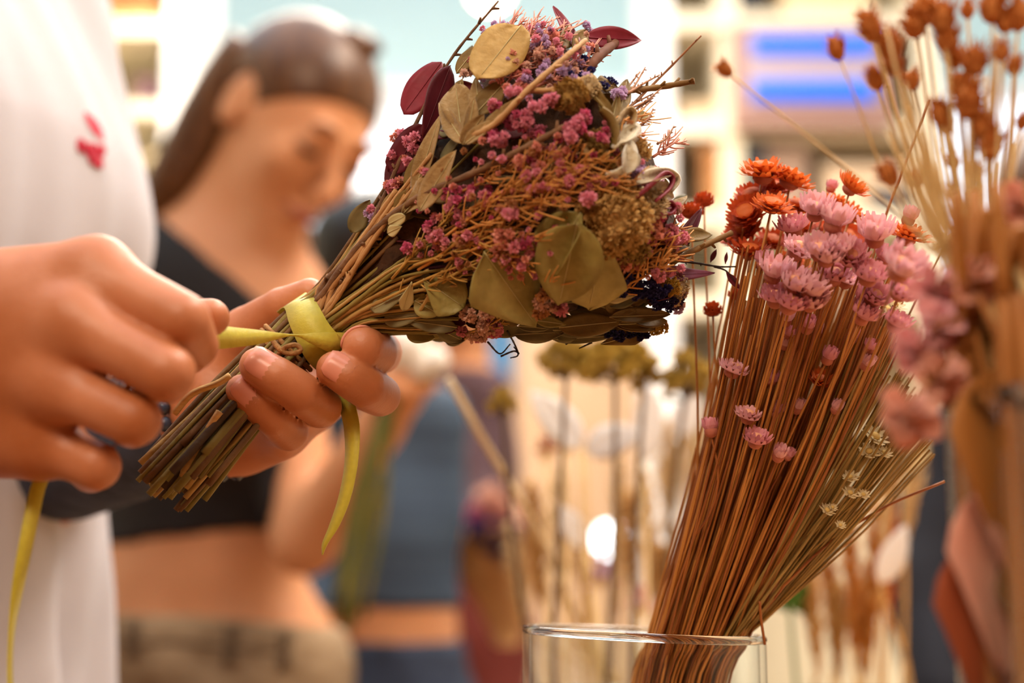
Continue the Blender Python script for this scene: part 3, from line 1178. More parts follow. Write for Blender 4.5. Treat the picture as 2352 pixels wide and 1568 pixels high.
shirt_o = sculpt('shirt', shirt_sdf, np.array([-1.1, .38, hipM[2] - .1]), np.array([-.10, 1.15, neckM[2] + .12]), .0055, shirt_m, maker)[0]


def shirt_hit(px, py):
    o_, d_ = CAM, norm(FWD + RGT * ((px - 1176.0) / FPX) + UP * ((784.0 - py) / FPX))
    ts = np.linspace(.5, 1.1, 1500)
    v = shirt_sdf((o_ + ts[:, None] * d_).astype(np.float32))
    k = int(np.argmax(v < 0))
    return o_ + d_ * (ts[k] - .0012)


red_print = mat('logo_red', (196, 28, 58), rough=.7)
lg = [(193, 256), (206, 262), (224, 278), (236, 300), (240, 326), (226, 314), (210, 298), (200, 278)]
cen = shirt_hit(218, 292)
Vf = [cen] + [shirt_hit(*q) for q in lg]
mobj('logo_feather', Vf, [[0, 1 + i, 1 + (i + 1) % len(lg)] for i in range(len(lg))], red_print, maker, False)


def letter(pts, r=.0012, nm='logo_letter'):
    C = catmull([shirt_hit(*q) for q in pts], 4 * len(pts))
    V, F = tube(C, r, 6)
    mobj(nm, V, F, red_print, maker)


def ring(cx, cy, rx, ry, a0=0, a1=360, n=9, sl=.25):
    return [(cx + rx * math.cos(R(a)), cy - ry * math.sin(R(a)) + sl * rx * math.cos(R(a))) for a in np.linspace(a0, a1, n)]


letter([(180, 334), (194, 338)] + ring(187, 335, 7, 13, 0, 300))
letter(ring(204, 344, 6, 12, 0, 360) + [(211, 330), (211, 358)])
letter(ring(222, 346, 6, 11, 0, 360) + [(228, 336), (228, 372), (220, 378), (214, 372)])
letter([(231, 344), (238, 348)] + ring(234, 346, 5, 10, 0, 300))
letter(ring(213, 366, 6, 9, 40, 330))
letter(ring(227, 375, 6, 9, 0, 360))

# ---- dark sleeve on the holding arm, and the bead bracelet
axl = norm(lw - le)
C = catmull([le + axl * .02, le + axl * .08, le + axl * .15, lw - axl * .012], 20)
rr_ = np.linspace(.0345, .0262, 20) + .0006 * np.sin(np.arange(20) * 2.1)
V, F = tube(C, rr_, 32)
mobj('arm_sleeve', V, F, mat('sleeve_slate', (40, 44, 58), (66, 70, 86), scale=60, rough=.85, bump=.4, bscale=200), maker)
T_, N_, B_ = frames(np.array([lw - axl * .006, lw + axl * .001, lw + axl * .008]))
br = thing('beaded_bracelet', lw, 'bracelet of dark glossy beads on the wrist under the stems', 'bracelet')
V, F = lathe([(.001, -.0032), (.0022, -.0024), (.0032, 0), (.0022, .0024), (.001, .0032)], 12, (0, 0, 0), close=False)
bead_me = mesh_data('bead', V, F, mat('bead_gloss', (28, 30, 40), (60, 66, 84), scale=100, rough=.12))
bc = lw + axl * .004
for k in range(24):
    a = 2 * math.pi * k / 24
    v = bc + (N_[1] * math.cos(a) + B_[1] * math.sin(a)) * .0262
    b_ = link('bead', bead_me, br)
    b_.location = tuple(v - lw)
# ============================================================ yellow ribbon
yel = mat('yellow_satin', (222, 204, 62), (232, 216, 84), scale=30, rough=.42, bump=.12, bscale=900, sheen=.3, leaf=.25)
rib = thing('ribbon', P(700, 760, .535), 'yellow satin ribbon wrapped round the bouquet stems and pinched by the near hand', 'ribbon')
AX = np.array([.70, -.714])                      # bundle direction at the binding, in the picture


def edge_strip(name, Lp, Rp, n=24, th=.0004):
    L = catmull([P(*q) for q in Lp], n)
    Rr = catmull([P(*q) for q in Rp], n)
    V, F = strip(L, Rr, th)
    return mobj(name, V, F, yel, rib)


# band over the front of the bundle
edge_strip('wrapped_band',
           [(636, 716, .556), (653, 707, .545), (664, 742, .5362), (682, 784, .5335), (704, 826, .5355), (735, 856, .548), (760, 866, .556)],
           [(702, 672, .556), (718, 680, .545), (734, 706, .5362), (756, 744, .5335), (784, 776, .5355), (806, 798, .546), (822, 806, .556)])
# band behind the bundle closes the loop
edge_strip('wrapped_band',
           [(636, 716, .556), (648, 727, .5655), (690, 778, .567), (740, 844, .564), (760, 866, .556)],
           [(702, 672, .556), (712, 688, .5655), (752, 735, .567), (798, 793, .564), (822, 806, .556)])
# the end pulled to the near hand, twisting once over the band
edge_strip('pulled_end',
           [(806, 764, .541), (770, 763, .5335), (720, 764, .530), (676, 768, .527), (600, 758, .517), (545, 752, .508), (480, 745, .497), (430, 742, .487)],
           [(800, 812, .543), (766, 812, .5345), (716, 790, .530), (672, 771, .527), (600, 789, .517), (545, 797, .508), (480, 803, .497), (430, 800, .487)], 30)
# free tail hanging below the fingers
edge_strip('hanging_tail',
           [(800, 860, .552), (776, 910, .549), (790, 980, .545), (792, 1060, .541), (778, 1140, .538), (755, 1210, .536), (740, 1248, .535), (740, 1274, .535)],
           [(830, 860, .552), (814, 908, .546), (826, 980, .541), (822, 1060, .537), (806, 1140, .535), (780, 1205, .534), (754, 1246, .534), (741, 1274, .5345)], 30)
# the other end falling from the near hand
edge_strip('hanging_end',
           [(150, 1000, .482), (105, 1070, .480), (76, 1100, .476), (52, 1200, .470), (30, 1330, .466), (20, 1450, .463), (18, 1580, .460), (30, 1700, .458)],
           [(175, 1020, .486), (132, 1090, .484), (108, 1112, .478), (86, 1205, .472), (56, 1340, .470), (32, 1455, .470), (30, 1580, .468), (48, 1700, .465)], 30)
# bit of ribbon showing between two fingers of the near hand
edge_strip('pulled_end', [(470, 760, .492), (420, 750, .488), (360, 745, .484), (290, 718, .476)], [(470, 790, .492), (420, 778, .490), (360, 765, .488), (300, 735, .482)], 12)
# ============================================================ the dried bouquet
BD = .55                                         # depth of the bouquet axis
BIND = np.array([702.0, 757.0])
A2 = np.array([.86, -.51])
N2 = np.array([.51, .86])
_ts = np.array([-60, 0, 100, 200, 300, 400, 500, 600, 700, 780, 860, 920, 970])
_wl = np.array([66, 70, 95, 150, 212, 262, 315, 355, 372, 362, 320, 235, 90])    # half width of the head


def wid(t):
    return np.interp(t, _ts, _wl)


def front(px, py, k=1.0):
    """depth of a point of the head: k = 1 on the side facing the camera, 0 on the axis, -1 far side"""
    v = np.array([px, py], float) - BIND
    t, s = v @ A2, v @ N2
    w = max(wid(t), 20)
    D = min(w * BD / FPX * .78, .047)
    return BD - k * D * math.sqrt(max(0.04, 1 - (s / (w * 1.08)) ** 2))


def B(px, py, k=1.0):
    return P(px, py, front(px, py, k))


bq = thing('dried_bouquet', P(*BIND, BD), 'dried flower bouquet with pink statice, eucalyptus and crimson leaves held in two hands', 'bouquet')
rb = random.Random(21)
stem_ms = [mat('stem_olive', (120, 104, 44), (142, 122, 58), scale=60, rough=.7, bump=.3, bscale=300),
           mat('stem_brown', (96, 64, 34), (124, 88, 50), scale=60, rough=.75, bump=.4, bscale=300),
           mat('stem_tan', (164, 126, 66), (184, 146, 84), scale=60, rough=.75, bump=.3, bscale=300),
           mat('stem_dark', (62, 44, 28), (88, 64, 40), scale=60, rough=.75, bump=.4, bscale=300)]
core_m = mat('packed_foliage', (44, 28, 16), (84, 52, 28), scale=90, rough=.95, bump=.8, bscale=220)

# ---- dense inner mass
Vc, Fc, nr, ns = [], [], 26, 28
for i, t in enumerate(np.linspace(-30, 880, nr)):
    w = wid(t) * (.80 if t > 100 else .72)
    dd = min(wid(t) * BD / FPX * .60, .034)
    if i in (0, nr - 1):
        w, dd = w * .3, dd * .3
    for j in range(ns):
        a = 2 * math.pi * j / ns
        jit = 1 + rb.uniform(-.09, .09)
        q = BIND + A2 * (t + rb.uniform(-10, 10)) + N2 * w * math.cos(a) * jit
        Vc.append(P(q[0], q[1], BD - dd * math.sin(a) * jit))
for i in range(nr - 1):
    for j in range(ns):
        k = (j + 1) % ns
        Fc.append([i * ns + j, i * ns + k, (i + 1) * ns + k, (i + 1) * ns + j])
Fc.append(list(range(ns))[::-1])
Fc.append([(nr - 1) * ns + j for j in range(ns)])
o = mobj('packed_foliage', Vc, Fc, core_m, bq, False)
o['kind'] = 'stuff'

# ---- main stems: cut ends, binding, fan into the head
NST = 96
for i in range(NST):
    ph = 2 * math.pi * i / NST * 7.0
    rho = math.sqrt((i + .5) / NST)
    sx, sy = rho * math.cos(ph), rho * math.sin(ph)       # place in the bundle
    bindp = BIND + N2 * 0 + np.array([.714, .70]) * 62 * sx
    bd = BD - .0115 * sy
    endc = np.array([392.0, 1108.0]) + np.array([.68, .735]) * (sx * 100 + rb.uniform(-22, 22)) * np.array([1.0, .55]) + np.array([-.69, .72]) * rb.uniform(-120, 52)
    ed = BD - .012 - .020 * sy - .004
    mid = bindp * .5 + endc * .5 + np.array([rb.uniform(-7, 7), rb.uniform(-7, 7)])
    t = rb.uniform(260, 640)
    up = BIND + A2 * t + N2 * wid(t) * sx * .93
    ud = front(*(BIND + A2 * t), 0) - min(wid(t) * BD / FPX * .7, .043) * sy
    t2 = 120
    m2 = BIND + A2 * t2 + N2 * wid(t2) * sx * .88
    md = BD - wid(t2) * BD / FPX * .80 * sy
    C = catmull([P(*endc, ed), P(*mid, (ed + bd) / 2), P(*bindp, bd), P(*m2, md), P(*up, ud)], 22)
    r0 = rb.choice([.0009, .0011, .0013, .0015, .0017])
    V, F = tube(C, np.linspace(r0, r0 * .6, 22), 7)
    k = rb.random()
    m = stem_ms[0] if k < .42 else stem_ms[1] if k < .72 else stem_ms[2] if k < .84 else stem_ms[3]
    mobj('stem', V, F, m, bq)
# split pale stem and cut faces
for pts, r_ in (([(505, 945), (470, 1000), (432, 1060), (420, 1095)], .0015), ([(528, 862), (500, 880), (440, 905), (400, 950)], .0013)):
    C = catmull([P(x, y, .5245) for x, y in pts], 12)
    V, F = tube(C, r_, 6)
    mobj('split_stem', V, F, mat('split_pale', (196, 146, 82), (214, 168, 104), scale=200, rough=.8, stretch=(1, 1, 6)), bq)
# twine loops under the ribbon
tw = mat('twine', (150, 104, 58), (176, 128, 76), scale=300, rough=.95, bump=.6, bscale=900)
for off in (0, 13, 26):
    C = []
    for a in np.linspace(0, 2 * math.pi, 28):
        q = BIND + np.array([-.70, .714]) * (58 + off) + np.array([.714, .70]) * 72 * math.cos(a)
        C.append(P(q[0], q[1], BD - .0128 * math.sin(a)))
    V, F = tube(np.array(C), .0010, 6)
    mobj('twine', V, F, tw, bq)
C = catmull([P(*q) for q in ((622, 775, .534), (640, 800, .530), (665, 812, .529), (690, 805, .530), (680, 792, .530), (655, 798, .529), (636, 818, .532))], 24)
V, F = tube(C, .0010, 6)
mobj('twine', V, F, tw, bq)

# ---- woody twigs and side shoots
twig_m = mat('twig_brown', (98, 66, 40), (128, 90, 58), scale=90, rough=.8, bump=.5, bscale=350)
twig_tan = mat('twig_tan', (172, 124, 74), (192, 146, 94), scale=70, rough=.75, bump=.3, bscale=300)
twig_fine = mat('twig_fine', (140, 90, 58), (166, 112, 74), scale=90, rough=.8)
twig_blk = mat('twig_black', (44, 30, 26), rough=.7)


def twig(pts, r, m, k=1.0, nub=0, kk=None, taper=.6, name='twig'):
    ks = kk if kk else [k] * len(pts)
    C = catmull([B(x, y, q) for (x, y), q in zip(pts, ks)], max(10, 6 * len(pts)))
    rp = r * BD / FPX
    n = len(C)
    rad = np.linspace(rp, rp * taper, n) * (1 + .12 * np.sin(np.arange(n) * 2.3))
    V, F = tube(C, rad, 7)
    parts = [(V, F)]
    T, N, Bn = frames(C)
    for i in range(nub):
        j = int((i + .7) / nub * (n - 1))
        a = rb.uniform(0, 6.28)
        d = norm(T[j] * .7 + N[j] * math.cos(a) + Bn[j] * math.sin(a))
        parts.append(tube([C[j], C[j] + d * rp * 2.4], [rp * .6, rp * .35], 5))
    V, F = merge(parts)
    return mobj(name, V, F, m, bq)


twig([(735, 700), (850, 520), (960, 275), (1040, 130), (1145, 2)], 7, twig_m, kk=[.9, .9, .7, .5, .4], nub=14, taper=.35)
twig([(725, 700), (830, 560), (950, 460), (1100, 392), (1220, 332), (1300, 288)], 9, twig_m, kk=[.9, 1.05, 1.1, 1.15, 1.2, 1.2], nub=8, taper=.7)
twig([(1060, 320), (1130, 290), (1215, 205), (1300, 130), (1345, 92)], 8, twig_tan, kk=[1.1, 1.2, 1.25, 1.25, 1.2], nub=4, taper=.7)
twig([(1215, 207), (1262, 207), (1310, 190), (1348, 178)], 6.5, twig_tan, k=1.2, nub=2)
twig([(1330, 195), (1370, 135), (1412, 100)], 12, mat('twig_red', (100, 54, 30), (120, 70, 40), scale=90, rough=.8), kk=[.8, .9, 1.0], nub=3, taper=.9)
twig([(1415, 208), (1500, 202), (1595, 186)], 8, mat('twig_olive', (120, 84, 40), (142, 104, 54), scale=90, rough=.8), kk=[.8, .9, 1.0], nub=6, taper=.8)
twig([(1540, 605), (1600, 572), (1680, 535)], 8, mat('twig_olive', (120, 84, 40)), kk=[.6, .7, .8], nub=5, taper=.8)
twig([(1545, 598), (1600, 604), (1650, 612), (1690, 612)], 3, twig_blk, k=.5, nub=4)
twig([(1640, 612), (1668, 622), (1690, 648)], 2.4, twig_blk, k=.5)
twig([(1490, 700), (1530, 668), (1562, 672)], 5, twig_m, k=.7, nub=4)
twig([(960, 720), (1010, 640), (1060, 565), (1110, 505)], 4, stem_ms[2], k=1.1)
for x0, y0, x1, y1 in ((1400, 290, 1610, 82), (1420, 240, 1482, 155), (1430, 225, 1470, 165), (1440, 215, 1515, 172), (1405, 270, 1500, 215), (1430, 255, 1520, 202), (1440, 262, 1500, 225), (1440, 275, 1495, 232), (1470, 290, 1500, 250), (1510, 330, 1548, 290)):
    mx, my = (x0 + x1) / 2 + rb.uniform(-8, 8), (y0 + y1) / 2 + rb.uniform(-8, 8)
    twig([(x0, y0), (mx, my), (x1, y1)], 3.2 if y1 > 90 else 4, twig_fine, k=rb.uniform(.5, 1), nub=9, taper=.5)
# woody stems along the upper left flank
for i in range(16):
    e = rb.uniform(0, 1)
    x1, y1 = 860 + 150 * e + rb.uniform(-15, 15), 500 - 150 * e + rb.uniform(-25, 25)
    twig([(700 + rb.uniform(0, 50), 735 + rb.uniform(-20, 10)), (745 + 55 * e + rb.uniform(-14, 14), 655 + rb.uniform(-16, 16)), ((760 + x1) / 2 + 12, (640 + y1) / 2 + rb.uniform(-14, 8)), (x1, y1)],
         rb.uniform(5, 10), rb.choice([twig_m, twig_m, stem_ms[1], twig_tan]), k=rb.uniform(.7, 1.05), nub=rb.choice([0, 2, 4]), taper=.7)
# olive stems sweeping along the lower side
for i in range(26):
    s = i / 25
    x1, y1 = 1030 + rb.uniform(-60, 120), 560 + 215 * s + rb.uniform(-14, 10)
    if y1 > 770:
        y1 = 768
    twig([(720 + rb.uniform(0, 40), 745 + 60 * s), (830 + rb.uniform(-10, 10), 665 + 98 * s), (930, (665 + 98 * s) * .4 + y1 * .6 - 8 * (1 - s)), (x1, y1)], rb.uniform(3.5, 6.5), rb.choice([stem_ms[0], stem_ms[0], stem_ms[2]]),
         k=rb.uniform(.9, 1.1), taper=.6, name='stem')
# wiry bits under the bouquet
for pts in ([(1120, 785), (1148, 812), (1172, 790)], [(1150, 818), (1180, 806), (1192, 812), (1180, 796)], [(1165, 760), (1182, 790), (1190, 815), (1172, 822)], [(1300, 790), (1330, 770)], [(1360, 786), (1330, 800)]):
    twig(pts, 2.4, twig_blk, k=.8)

# ---- leaves
LM = {
    'euc': mat('leaf_eucalyptus', (156, 138, 70), (184, 164, 94), scale=70, rough=.5, bump=.5, bscale=140, leaf=.15),
    'tan': mat('leaf_tan', (200, 156, 80), (218, 178, 104), scale=60, rough=.6, bump=.4, bscale=200, leaf=.2),
    'sage': mat('leaf_sage', (156, 120, 66), (186, 150, 96), scale=70, rough=.8, bump=.5, bscale=400, leaf=.15, sheen=.3),
    'olive': mat('leaf_olive', (118, 90, 38), (146, 114, 54), scale=60, rough=.65, bump=.4, bscale=200, leaf=.15),
    'crim': mat('leaf_crimson', (142, 36, 52), (164, 52, 70), scale=50, rough=.5, bump=.1, bscale=300, leaf=.25),
    'wine': mat('leaf_wine', (92, 16, 30), (110, 24, 40), scale=50, rough=.5, bump=.1, bscale=300, leaf=.2),
    'mauve': mat('leaf_mauve', (150, 84, 110), (164, 98, 124), scale=50, rough=.5, leaf=.25),
    'pale': mat('leaf_pale', (206, 188, 128), (218, 202, 148), scale=50, rough=.6, leaf=.2),
    'grey': mat('leaf_grey', (124, 112, 70), (148, 134, 90), scale=50, rough=.6, bump=.2, leaf=.1),
    'fuzz': mat('leaf_fuzzy', (196, 176, 140), (224, 210, 182), scale=80, rough=.95, bump=.5, bscale=500, sheen=.6),
}
_ln = [0]


def leaf(bx, by, tx, ty, w, m, k=1.1, shape='oval', tilt=(0, 0), cup=.15, bend=0, twist=0, wave=.05, curl=0, kt=None, vein=True):
    _ln[0] += 1
    kt = k if kt is None else kt
    b, t = B(bx, by, k), B(tx, ty, kt)
    fac = -FWD + RGT * tilt[0] + UP * tilt[1]
    V, F = leaf_mesh(b, t, w * BD / FPX, fac, cup, bend, twist, shape, wave=wave, seed=_ln[0], curl=curl, nu=13, nv=7)
    o = mobj('leaf', V, F, LM[m], bq)
    if vein:
        mid = V[3:91:7][:12]
        Vv, Fv = tube(mid + (-FWD) * .00015, np.linspace(.00022, .0001, len(mid)), 5)
        mobj('midrib', Vv + np.array(0), Fv, LM['pale' if m in ('euc', 'tan', 'sage', 'olive', 'grey') else m], o, True)
        o.children[0].location = (0, 0, 0)
    return o


# children of a leaf keep bouquet coordinates
def _fix(o):
    for c in o.children:
        me = c.data
        off = -np.array(bq.location)
        for v in me.vertices:
            v.co += Vector(off)


_leaf0 = leaf


def leaf(*a, **k):
    o = _leaf0(*a, **k)
    _fix(o)
    return o


for a in (
    # bx by tx ty w  m   k  shape tilt cup bend
    dict(bx=1196, by=58, tx=1098, ty=182, w=112, m='tan', k=1.25, shape='round', cup=.1, wave=.06, tilt=(-.2, .1)),
    dict(bx=1014, by=142, tx=926, ty=262, w=74, m='crim', k=.9, shape='round', tilt=(-.3, .2), cup=.1),
    dict(bx=1035, by=150, tx=972, ty=318, w=66, m='wine', k=1.0, shape='oval', tilt=(.7, .0), cup=.1),
    dict(bx=1345, by=86, tx=1474, ty=92, w=56, m='crim', k=.5, shape='oval', tilt=(0, .2), cup=.25),
    dict(bx=1336, by=128, tx=1270, ty=14, w=34, m='crim', k=.6, shape='oval', tilt=(.5, 0), cup=.4),
    dict(bx=1280, by=70, tx=1262, ty=128, w=26, m='wine', k=.5, shape='round'),
    dict(bx=985, by=290, tx=892, ty=395, w=76, m='wine', k=.8, shape='round', tilt=(-.2, .2)),
    dict(bx=930, by=335, tx=890, ty=430, w=46, m='wine', k=.6, shape='round', tilt=(-.4, .2)),
    dict(bx=1112, by=578, tx=1232, ty=748, w=196, m='euc', k=1.25, shape='tri', cup=.12, wave=.03, tilt=(.1, .2)),
    dict(bx=1326, by=512, tx=1284, ty=700, w=146, m='euc', k=1.35, shape='oval', cup=.1, tilt=(-.1, .1)),
    dict(bx=1334, by=488, tx=1240, ty=640, w=124, m='euc', k=1.22, shape='oval', curl=1.1, tilt=(-.4, .3), bend=.3),
    dict(bx=1388, by=552, tx=1352, ty=712, w=150, m='euc', k=1.22, shape='wedge', tilt=(.2, .1), cup=.1),
    dict(bx=1330, by=480, tx=1345, ty=560, w=70, m='euc', k=1.1, tilt=(.3, .1)),
    dict(bx=1395, by=690, tx=1462, ty=678, w=22, m='pale', k=1.15, shape='tri'),
    dict(bx=972, by=640, tx=1066, ty=706, w=104, m='euc', k=1.15, shape='wedge', tilt=(-.1, .3)),
    dict(bx=946, by=648, tx=926, ty=714, w=34, m='pale', k=1.18, shape='wedge', tilt=(.4, 0)),
    dict(bx=936, by=668, tx=852, ty=712, w=48, m='grey', k=1.08, shape='wedge', tilt=(0, .4)),
    dict(bx=952, by=690, tx=1010, ty=722, w=54, m='euc', k=1.02, tilt=(0, .2)),
    dict(bx=1284, by=752, tx=1428, ty=738, w=56, m='olive', k=1.12, shape='oval', tilt=(0, .3)),
    dict(bx=1270, by=758, tx=1400, ty=760, w=34, m='grey', k=1.05, tilt=(0, .1)),
    dict(bx=1180, by=768, tx=1302, ty=762, w=46, m='grey', k=1.1, tilt=(0, .3), wave=.1),
    dict(bx=1050, by=752, tx=930, ty=735, w=40, m='grey', k=1.06, tilt=(0, .2)),
    dict(bx=1000, by=752, tx=1062, ty=782, w=42, m='grey', k=1.08, tilt=(0, .3)),
    dict(bx=880, by=735, tx=965, ty=722, w=44, m='grey', k=1.0, tilt=(0, .2)),
    dict(bx=1230, by=735, tx=1300, ty=745, w=26, m='euc', k=1.1, tilt=(0, .4)),
    dict(bx=1190, by=748, tx=1260, ty=755, w=24, m='grey', k=1.1, tilt=(0, .4)),
    dict(bx=1400, by=728, tx=1540, ty=722, w=40, m='olive', k=1.0, curl=.9, tilt=(0, .2)),
    dict(bx=1380, by=790, tx=1490, ty=760, w=46, m='olive', k=.8, shape='wedge', tilt=(0, -.2)),
    dict(bx=1420, by=745, tx=1520, ty=740, w=34, m='olive', k=.9, curl=.8),
    dict(bx=1270, by=780, tx=1420, ty=770, w=26, m='grey', k=.9),
    # sage sprays on the upper left
    dict(bx=962, by=486, tx=1048, ty=344, w=58, m='sage', k=1.15, tilt=(-.4, .3), cup=.3),
    dict(bx=948, by=452, tx=1012, ty=262, w=44, m='sage', k=1.05, tilt=(-.5, .2), cup=.3),
    dict(bx=935, by=440, tx=985, ty=330, w=44, m='olive', k=.95, tilt=(-.5, .1), cup=.3),
    dict(bx=1062, by=322, tx=1046, ty=192, w=78, m='sage', k=1.05, tilt=(-.2, .3), shape='wedge', wave=.12),
    dict(bx=1066, by=330, tx=1008, ty=236, w=42, m='sage', k=1.12, tilt=(-.5, .1), cup=.4),
    dict(bx=1072, by=318, tx=1090, ty=222, w=32, m='sage', k=1.15, tilt=(.3, 0), cup=.4),
    dict(bx=1062, by=332, tx=1112, ty=262, w=38, m='sage', k=1.18, tilt=(.2, .3), cup=.4),
    dict(bx=1068, by=330, tx=1140, ty=275, w=34, m='sage', k=1.2, tilt=(0, .6), cup=.4),
    dict(bx=1085, by=330, tx=1138, ty=268, w=36, m='tan', k=1.1, tilt=(.3, .6), curl=.8),
    dict(bx=1100, by=305, tx=1205, ty=222, w=30, m='sage', k=1.15, tilt=(-.2, .6), cup=.5),
    dict(bx=1020, by=290, tx=1062, ty=180, w=44, m='olive', k=.95, tilt=(0, .2)),
    dict(bx=1100, by=250, tx=1092, ty=178, w=44, m='sage', k=.98, tilt=(0, .2), shape='tri'),
    dict(bx=1092, by=262, tx=1162, ty=186, w=54, m='olive', k=1.0, tilt=(.1, .4)),
    dict(bx=1048, by=168, tx=1102, ty=100, w=36, m='olive', k=.8, tilt=(-.2, .5)),
    dict(bx=925, by=492, tx=1000, ty=412, w=62, m='sage', k=1.08, tilt=(0, .3), shape='wedge', wave=.15),
    dict(bx=900, by=520, tx=955, ty=425, w=50, m='olive', k=1.0, tilt=(-.3, .2), wave=.12),
    dict(bx=882, by=532, tx=900, ty=440, w=36, m='sage', k=.95, tilt=(-.6, .1), cup=.5),
    dict(bx=866, by=545, tx=868, ty=480, w=20, m='wine', k=.9, tilt=(-.6, 0)),
    dict(bx=892, by=515, tx=930, ty=496, w=28, m='pale', k=1.25, shape='round'),
    dict(bx=890, by=535, tx=922, ty=520, w=28, m='pale', k=1.25, shape='tri'),
    # right side: curled fuzzy leaves, olive blades
    dict(bx=1372, by=470, tx=1432, ty=402, w=84, m='olive', k=1.12, shape='wedge', tilt=(.2, .3)),
    dict(bx=1395, by=330, tx=1420, ty=215, w=40, m='olive', k=1.0, tilt=(.4, 0), curl=1.2),
    dict(bx=1370, by=215, tx=1412, ty=300, w=36, m='olive', k=1.1, tilt=(.4, .3), curl=1.2, bend=.4),
    dict(bx=1350, by=200, tx=1402, ty=262, w=30, m='olive', k=1.15, tilt=(.3, .3), curl=1.2),
    dict(bx=1420, by=300, tx=1450, ty=252, w=44, m='sage', k=.95, tilt=(.4, .2), curl=1.4),
    dict(bx=1425, by=255, tx=1440, ty=182, w=36, m='olive', k=.9, tilt=(.3, .3)),
    dict(bx=1370, by=190, tx=1418, ty=200, w=46, m='olive', k=.85, tilt=(.2, .5), shape='tri'),
    dict(bx=1435, by=400, tx=1440, ty=330, w=60, m='fuzz', k=1.3, tilt=(.7, .2), curl=1.5),
    dict(bx=1418, by=330, tx=1462, ty=292, w=44, m='fuzz', k=1.25, tilt=(.5, .5), curl=1.5),
    dict(bx=1462, by=420, tx=1545, ty=398, w=52, m='fuzz', k=1.2, tilt=(.3, .8), curl=1.3),
    dict(bx=1490, by=430, tx=1548, ty=455, w=48, m='fuzz', k=1.1, tilt=(.6, .2), curl=1.2),
    dict(bx=1340, by=320, tx=1395, ty=372, w=56, m='sage', k=1.12, tilt=(.2, .3), wave=.2),
    dict(bx=1395, by=385, tx=1430, ty=318, w=50, m='tan', k=1.08, tilt=(.2, .3), wave=.2),
    dict(bx=1460, by=270, tx=1490, ty=262, w=26, m='pale', k=.6, tilt=(.2, .3)),
    # crimson straps and mauve blade
    dict(bx=1462, by=452, tx=1524, ty=398, w=22, m='crim', k=1.0, tilt=(-.3, .4), shape='blade'),
    dict(bx=1488, by=462, tx=1540, ty=402, w=20, m='crim', k=1.0, tilt=(.5, .2), shape='blade', bend=.4),
    dict(bx=1520, by=474, tx=1546, ty=474, w=26, m='crim', k=.9, tilt=(.3, .3), curl=1.3),
    dict(bx=1508, by=630, tx=1642, ty=627, w=40, m='mauve', k=.6, shape='tri', tilt=(0, .3)),
    dict(bx=1560, by=622, tx=1562, ty=654, w=16, m='mauve', k=.6),
    dict(bx=1552, by=590, tx=1612, ty=478, w=38, m='wine', k=.3, tilt=(-.4, .2), curl=.6),
    dict(bx=1668, by=624, tx=1700, ty=664, w=18, m='wine', k=.5, shape='blade'),
    dict(bx=1632, by=602, tx=1646, ty=572, w=12, m='wine', k=.5, shape='blade'),
    dict(bx=1666, by=606, tx=1670, ty=578, w=8, m='wine', k=.5, shape='blade'),
    dict(bx=1520, by=560, tx=1560, ty=600, w=40, m='olive', k=.8),
    dict(bx=1470, by=520, tx=1540, ty=470, w=60, m='wine', k=.6),
    dict(bx=1400, by=620, tx=1440, ty=560, w=50, m='olive', k=1.0),
):
    leaf(**a)
# row of dull leaves closing the underside
for i in range(34):
    x = rb.uniform(900, 1480)
    y = rb.uniform(722, 768) if x < 1400 else rb.uniform(700, 760)
    leaf(x, y, x + rb.uniform(55, 100), y + rb.uniform(-6, 12), rb.uniform(26, 44), rb.choice(['grey', 'olive', 'grey', 'euc']), k=rb.uniform(.1, 1.0), tilt=(rb.uniform(-.3, .3), rb.uniform(-.2, .6)), vein=False)
for i in range(16):
    x, y = rb.uniform(1330, 1450), rb.uniform(675, 740)
    leaf(x, y, x + rb.uniform(50, 90), y + rb.uniform(-14, 14), rb.uniform(30, 50), rb.choice(['olive', 'grey']), k=rb.uniform(.2, .85), tilt=(rb.uniform(-.3, .3), rb.uniform(-.2, .6)), vein=False)
# darker filling leaves deeper inside
for i in range(90):
    t = rb.uniform(180, 860)
    s = rb.uniform(-.95, .95)
    q = BIND + A2 * t + N2 * wid(t) * s
    a = rb.uniform(-.9, .9)
    d = (A2 * math.cos(a) + N2 * math.sin(a)) * rb.uniform(45, 90)
    if q[1] > 770 or q[1] + d[1] > 782:
        continue
    leaf(q[0], q[1], q[0] + d[0], q[1] + d[1], rb.uniform(22, 46), rb.choice(['olive', 'grey', 'sage', 'olive', 'wine']), k=rb.uniform(.55, .92), tilt=(rb.uniform(-.7, .7), rb.uniform(-.2, .8)), cup=rb.uniform(.1, .5), vein=False)
    # the same on the far side
    leaf(q[0], q[1], q[0] + d[0], q[1] + d[1], rb.uniform(30, 60), rb.choice(['olive', 'grey', 'euc']), k=-rb.uniform(.7, 1.0), tilt=(rb.uniform(-.7, .7), rb.uniform(-.2, .8)), vein=False)

# curled woolly leaves and looping crimson straps on the right flank
def strap(pts, w, m, k=1.2, kw=.35):
    L = catmull([B(x, y, k) - FWD * 0.0 for x, y in pts], 18)
    T = norm(np.gradient(L, axis=0))
    out = norm(np.cross(T, FWD) * .55 - FWD * .85)
    taper = (np.sin(np.linspace(.25, math.pi - .15, 18)) ** .5)[:, None]
    V, F = strip(L - out * w * .5 * taper * BD / FPX, L + out * w * .5 * taper * BD / FPX, .0007)
    return mobj('curled_leaf', V, F, LM[m], bq)


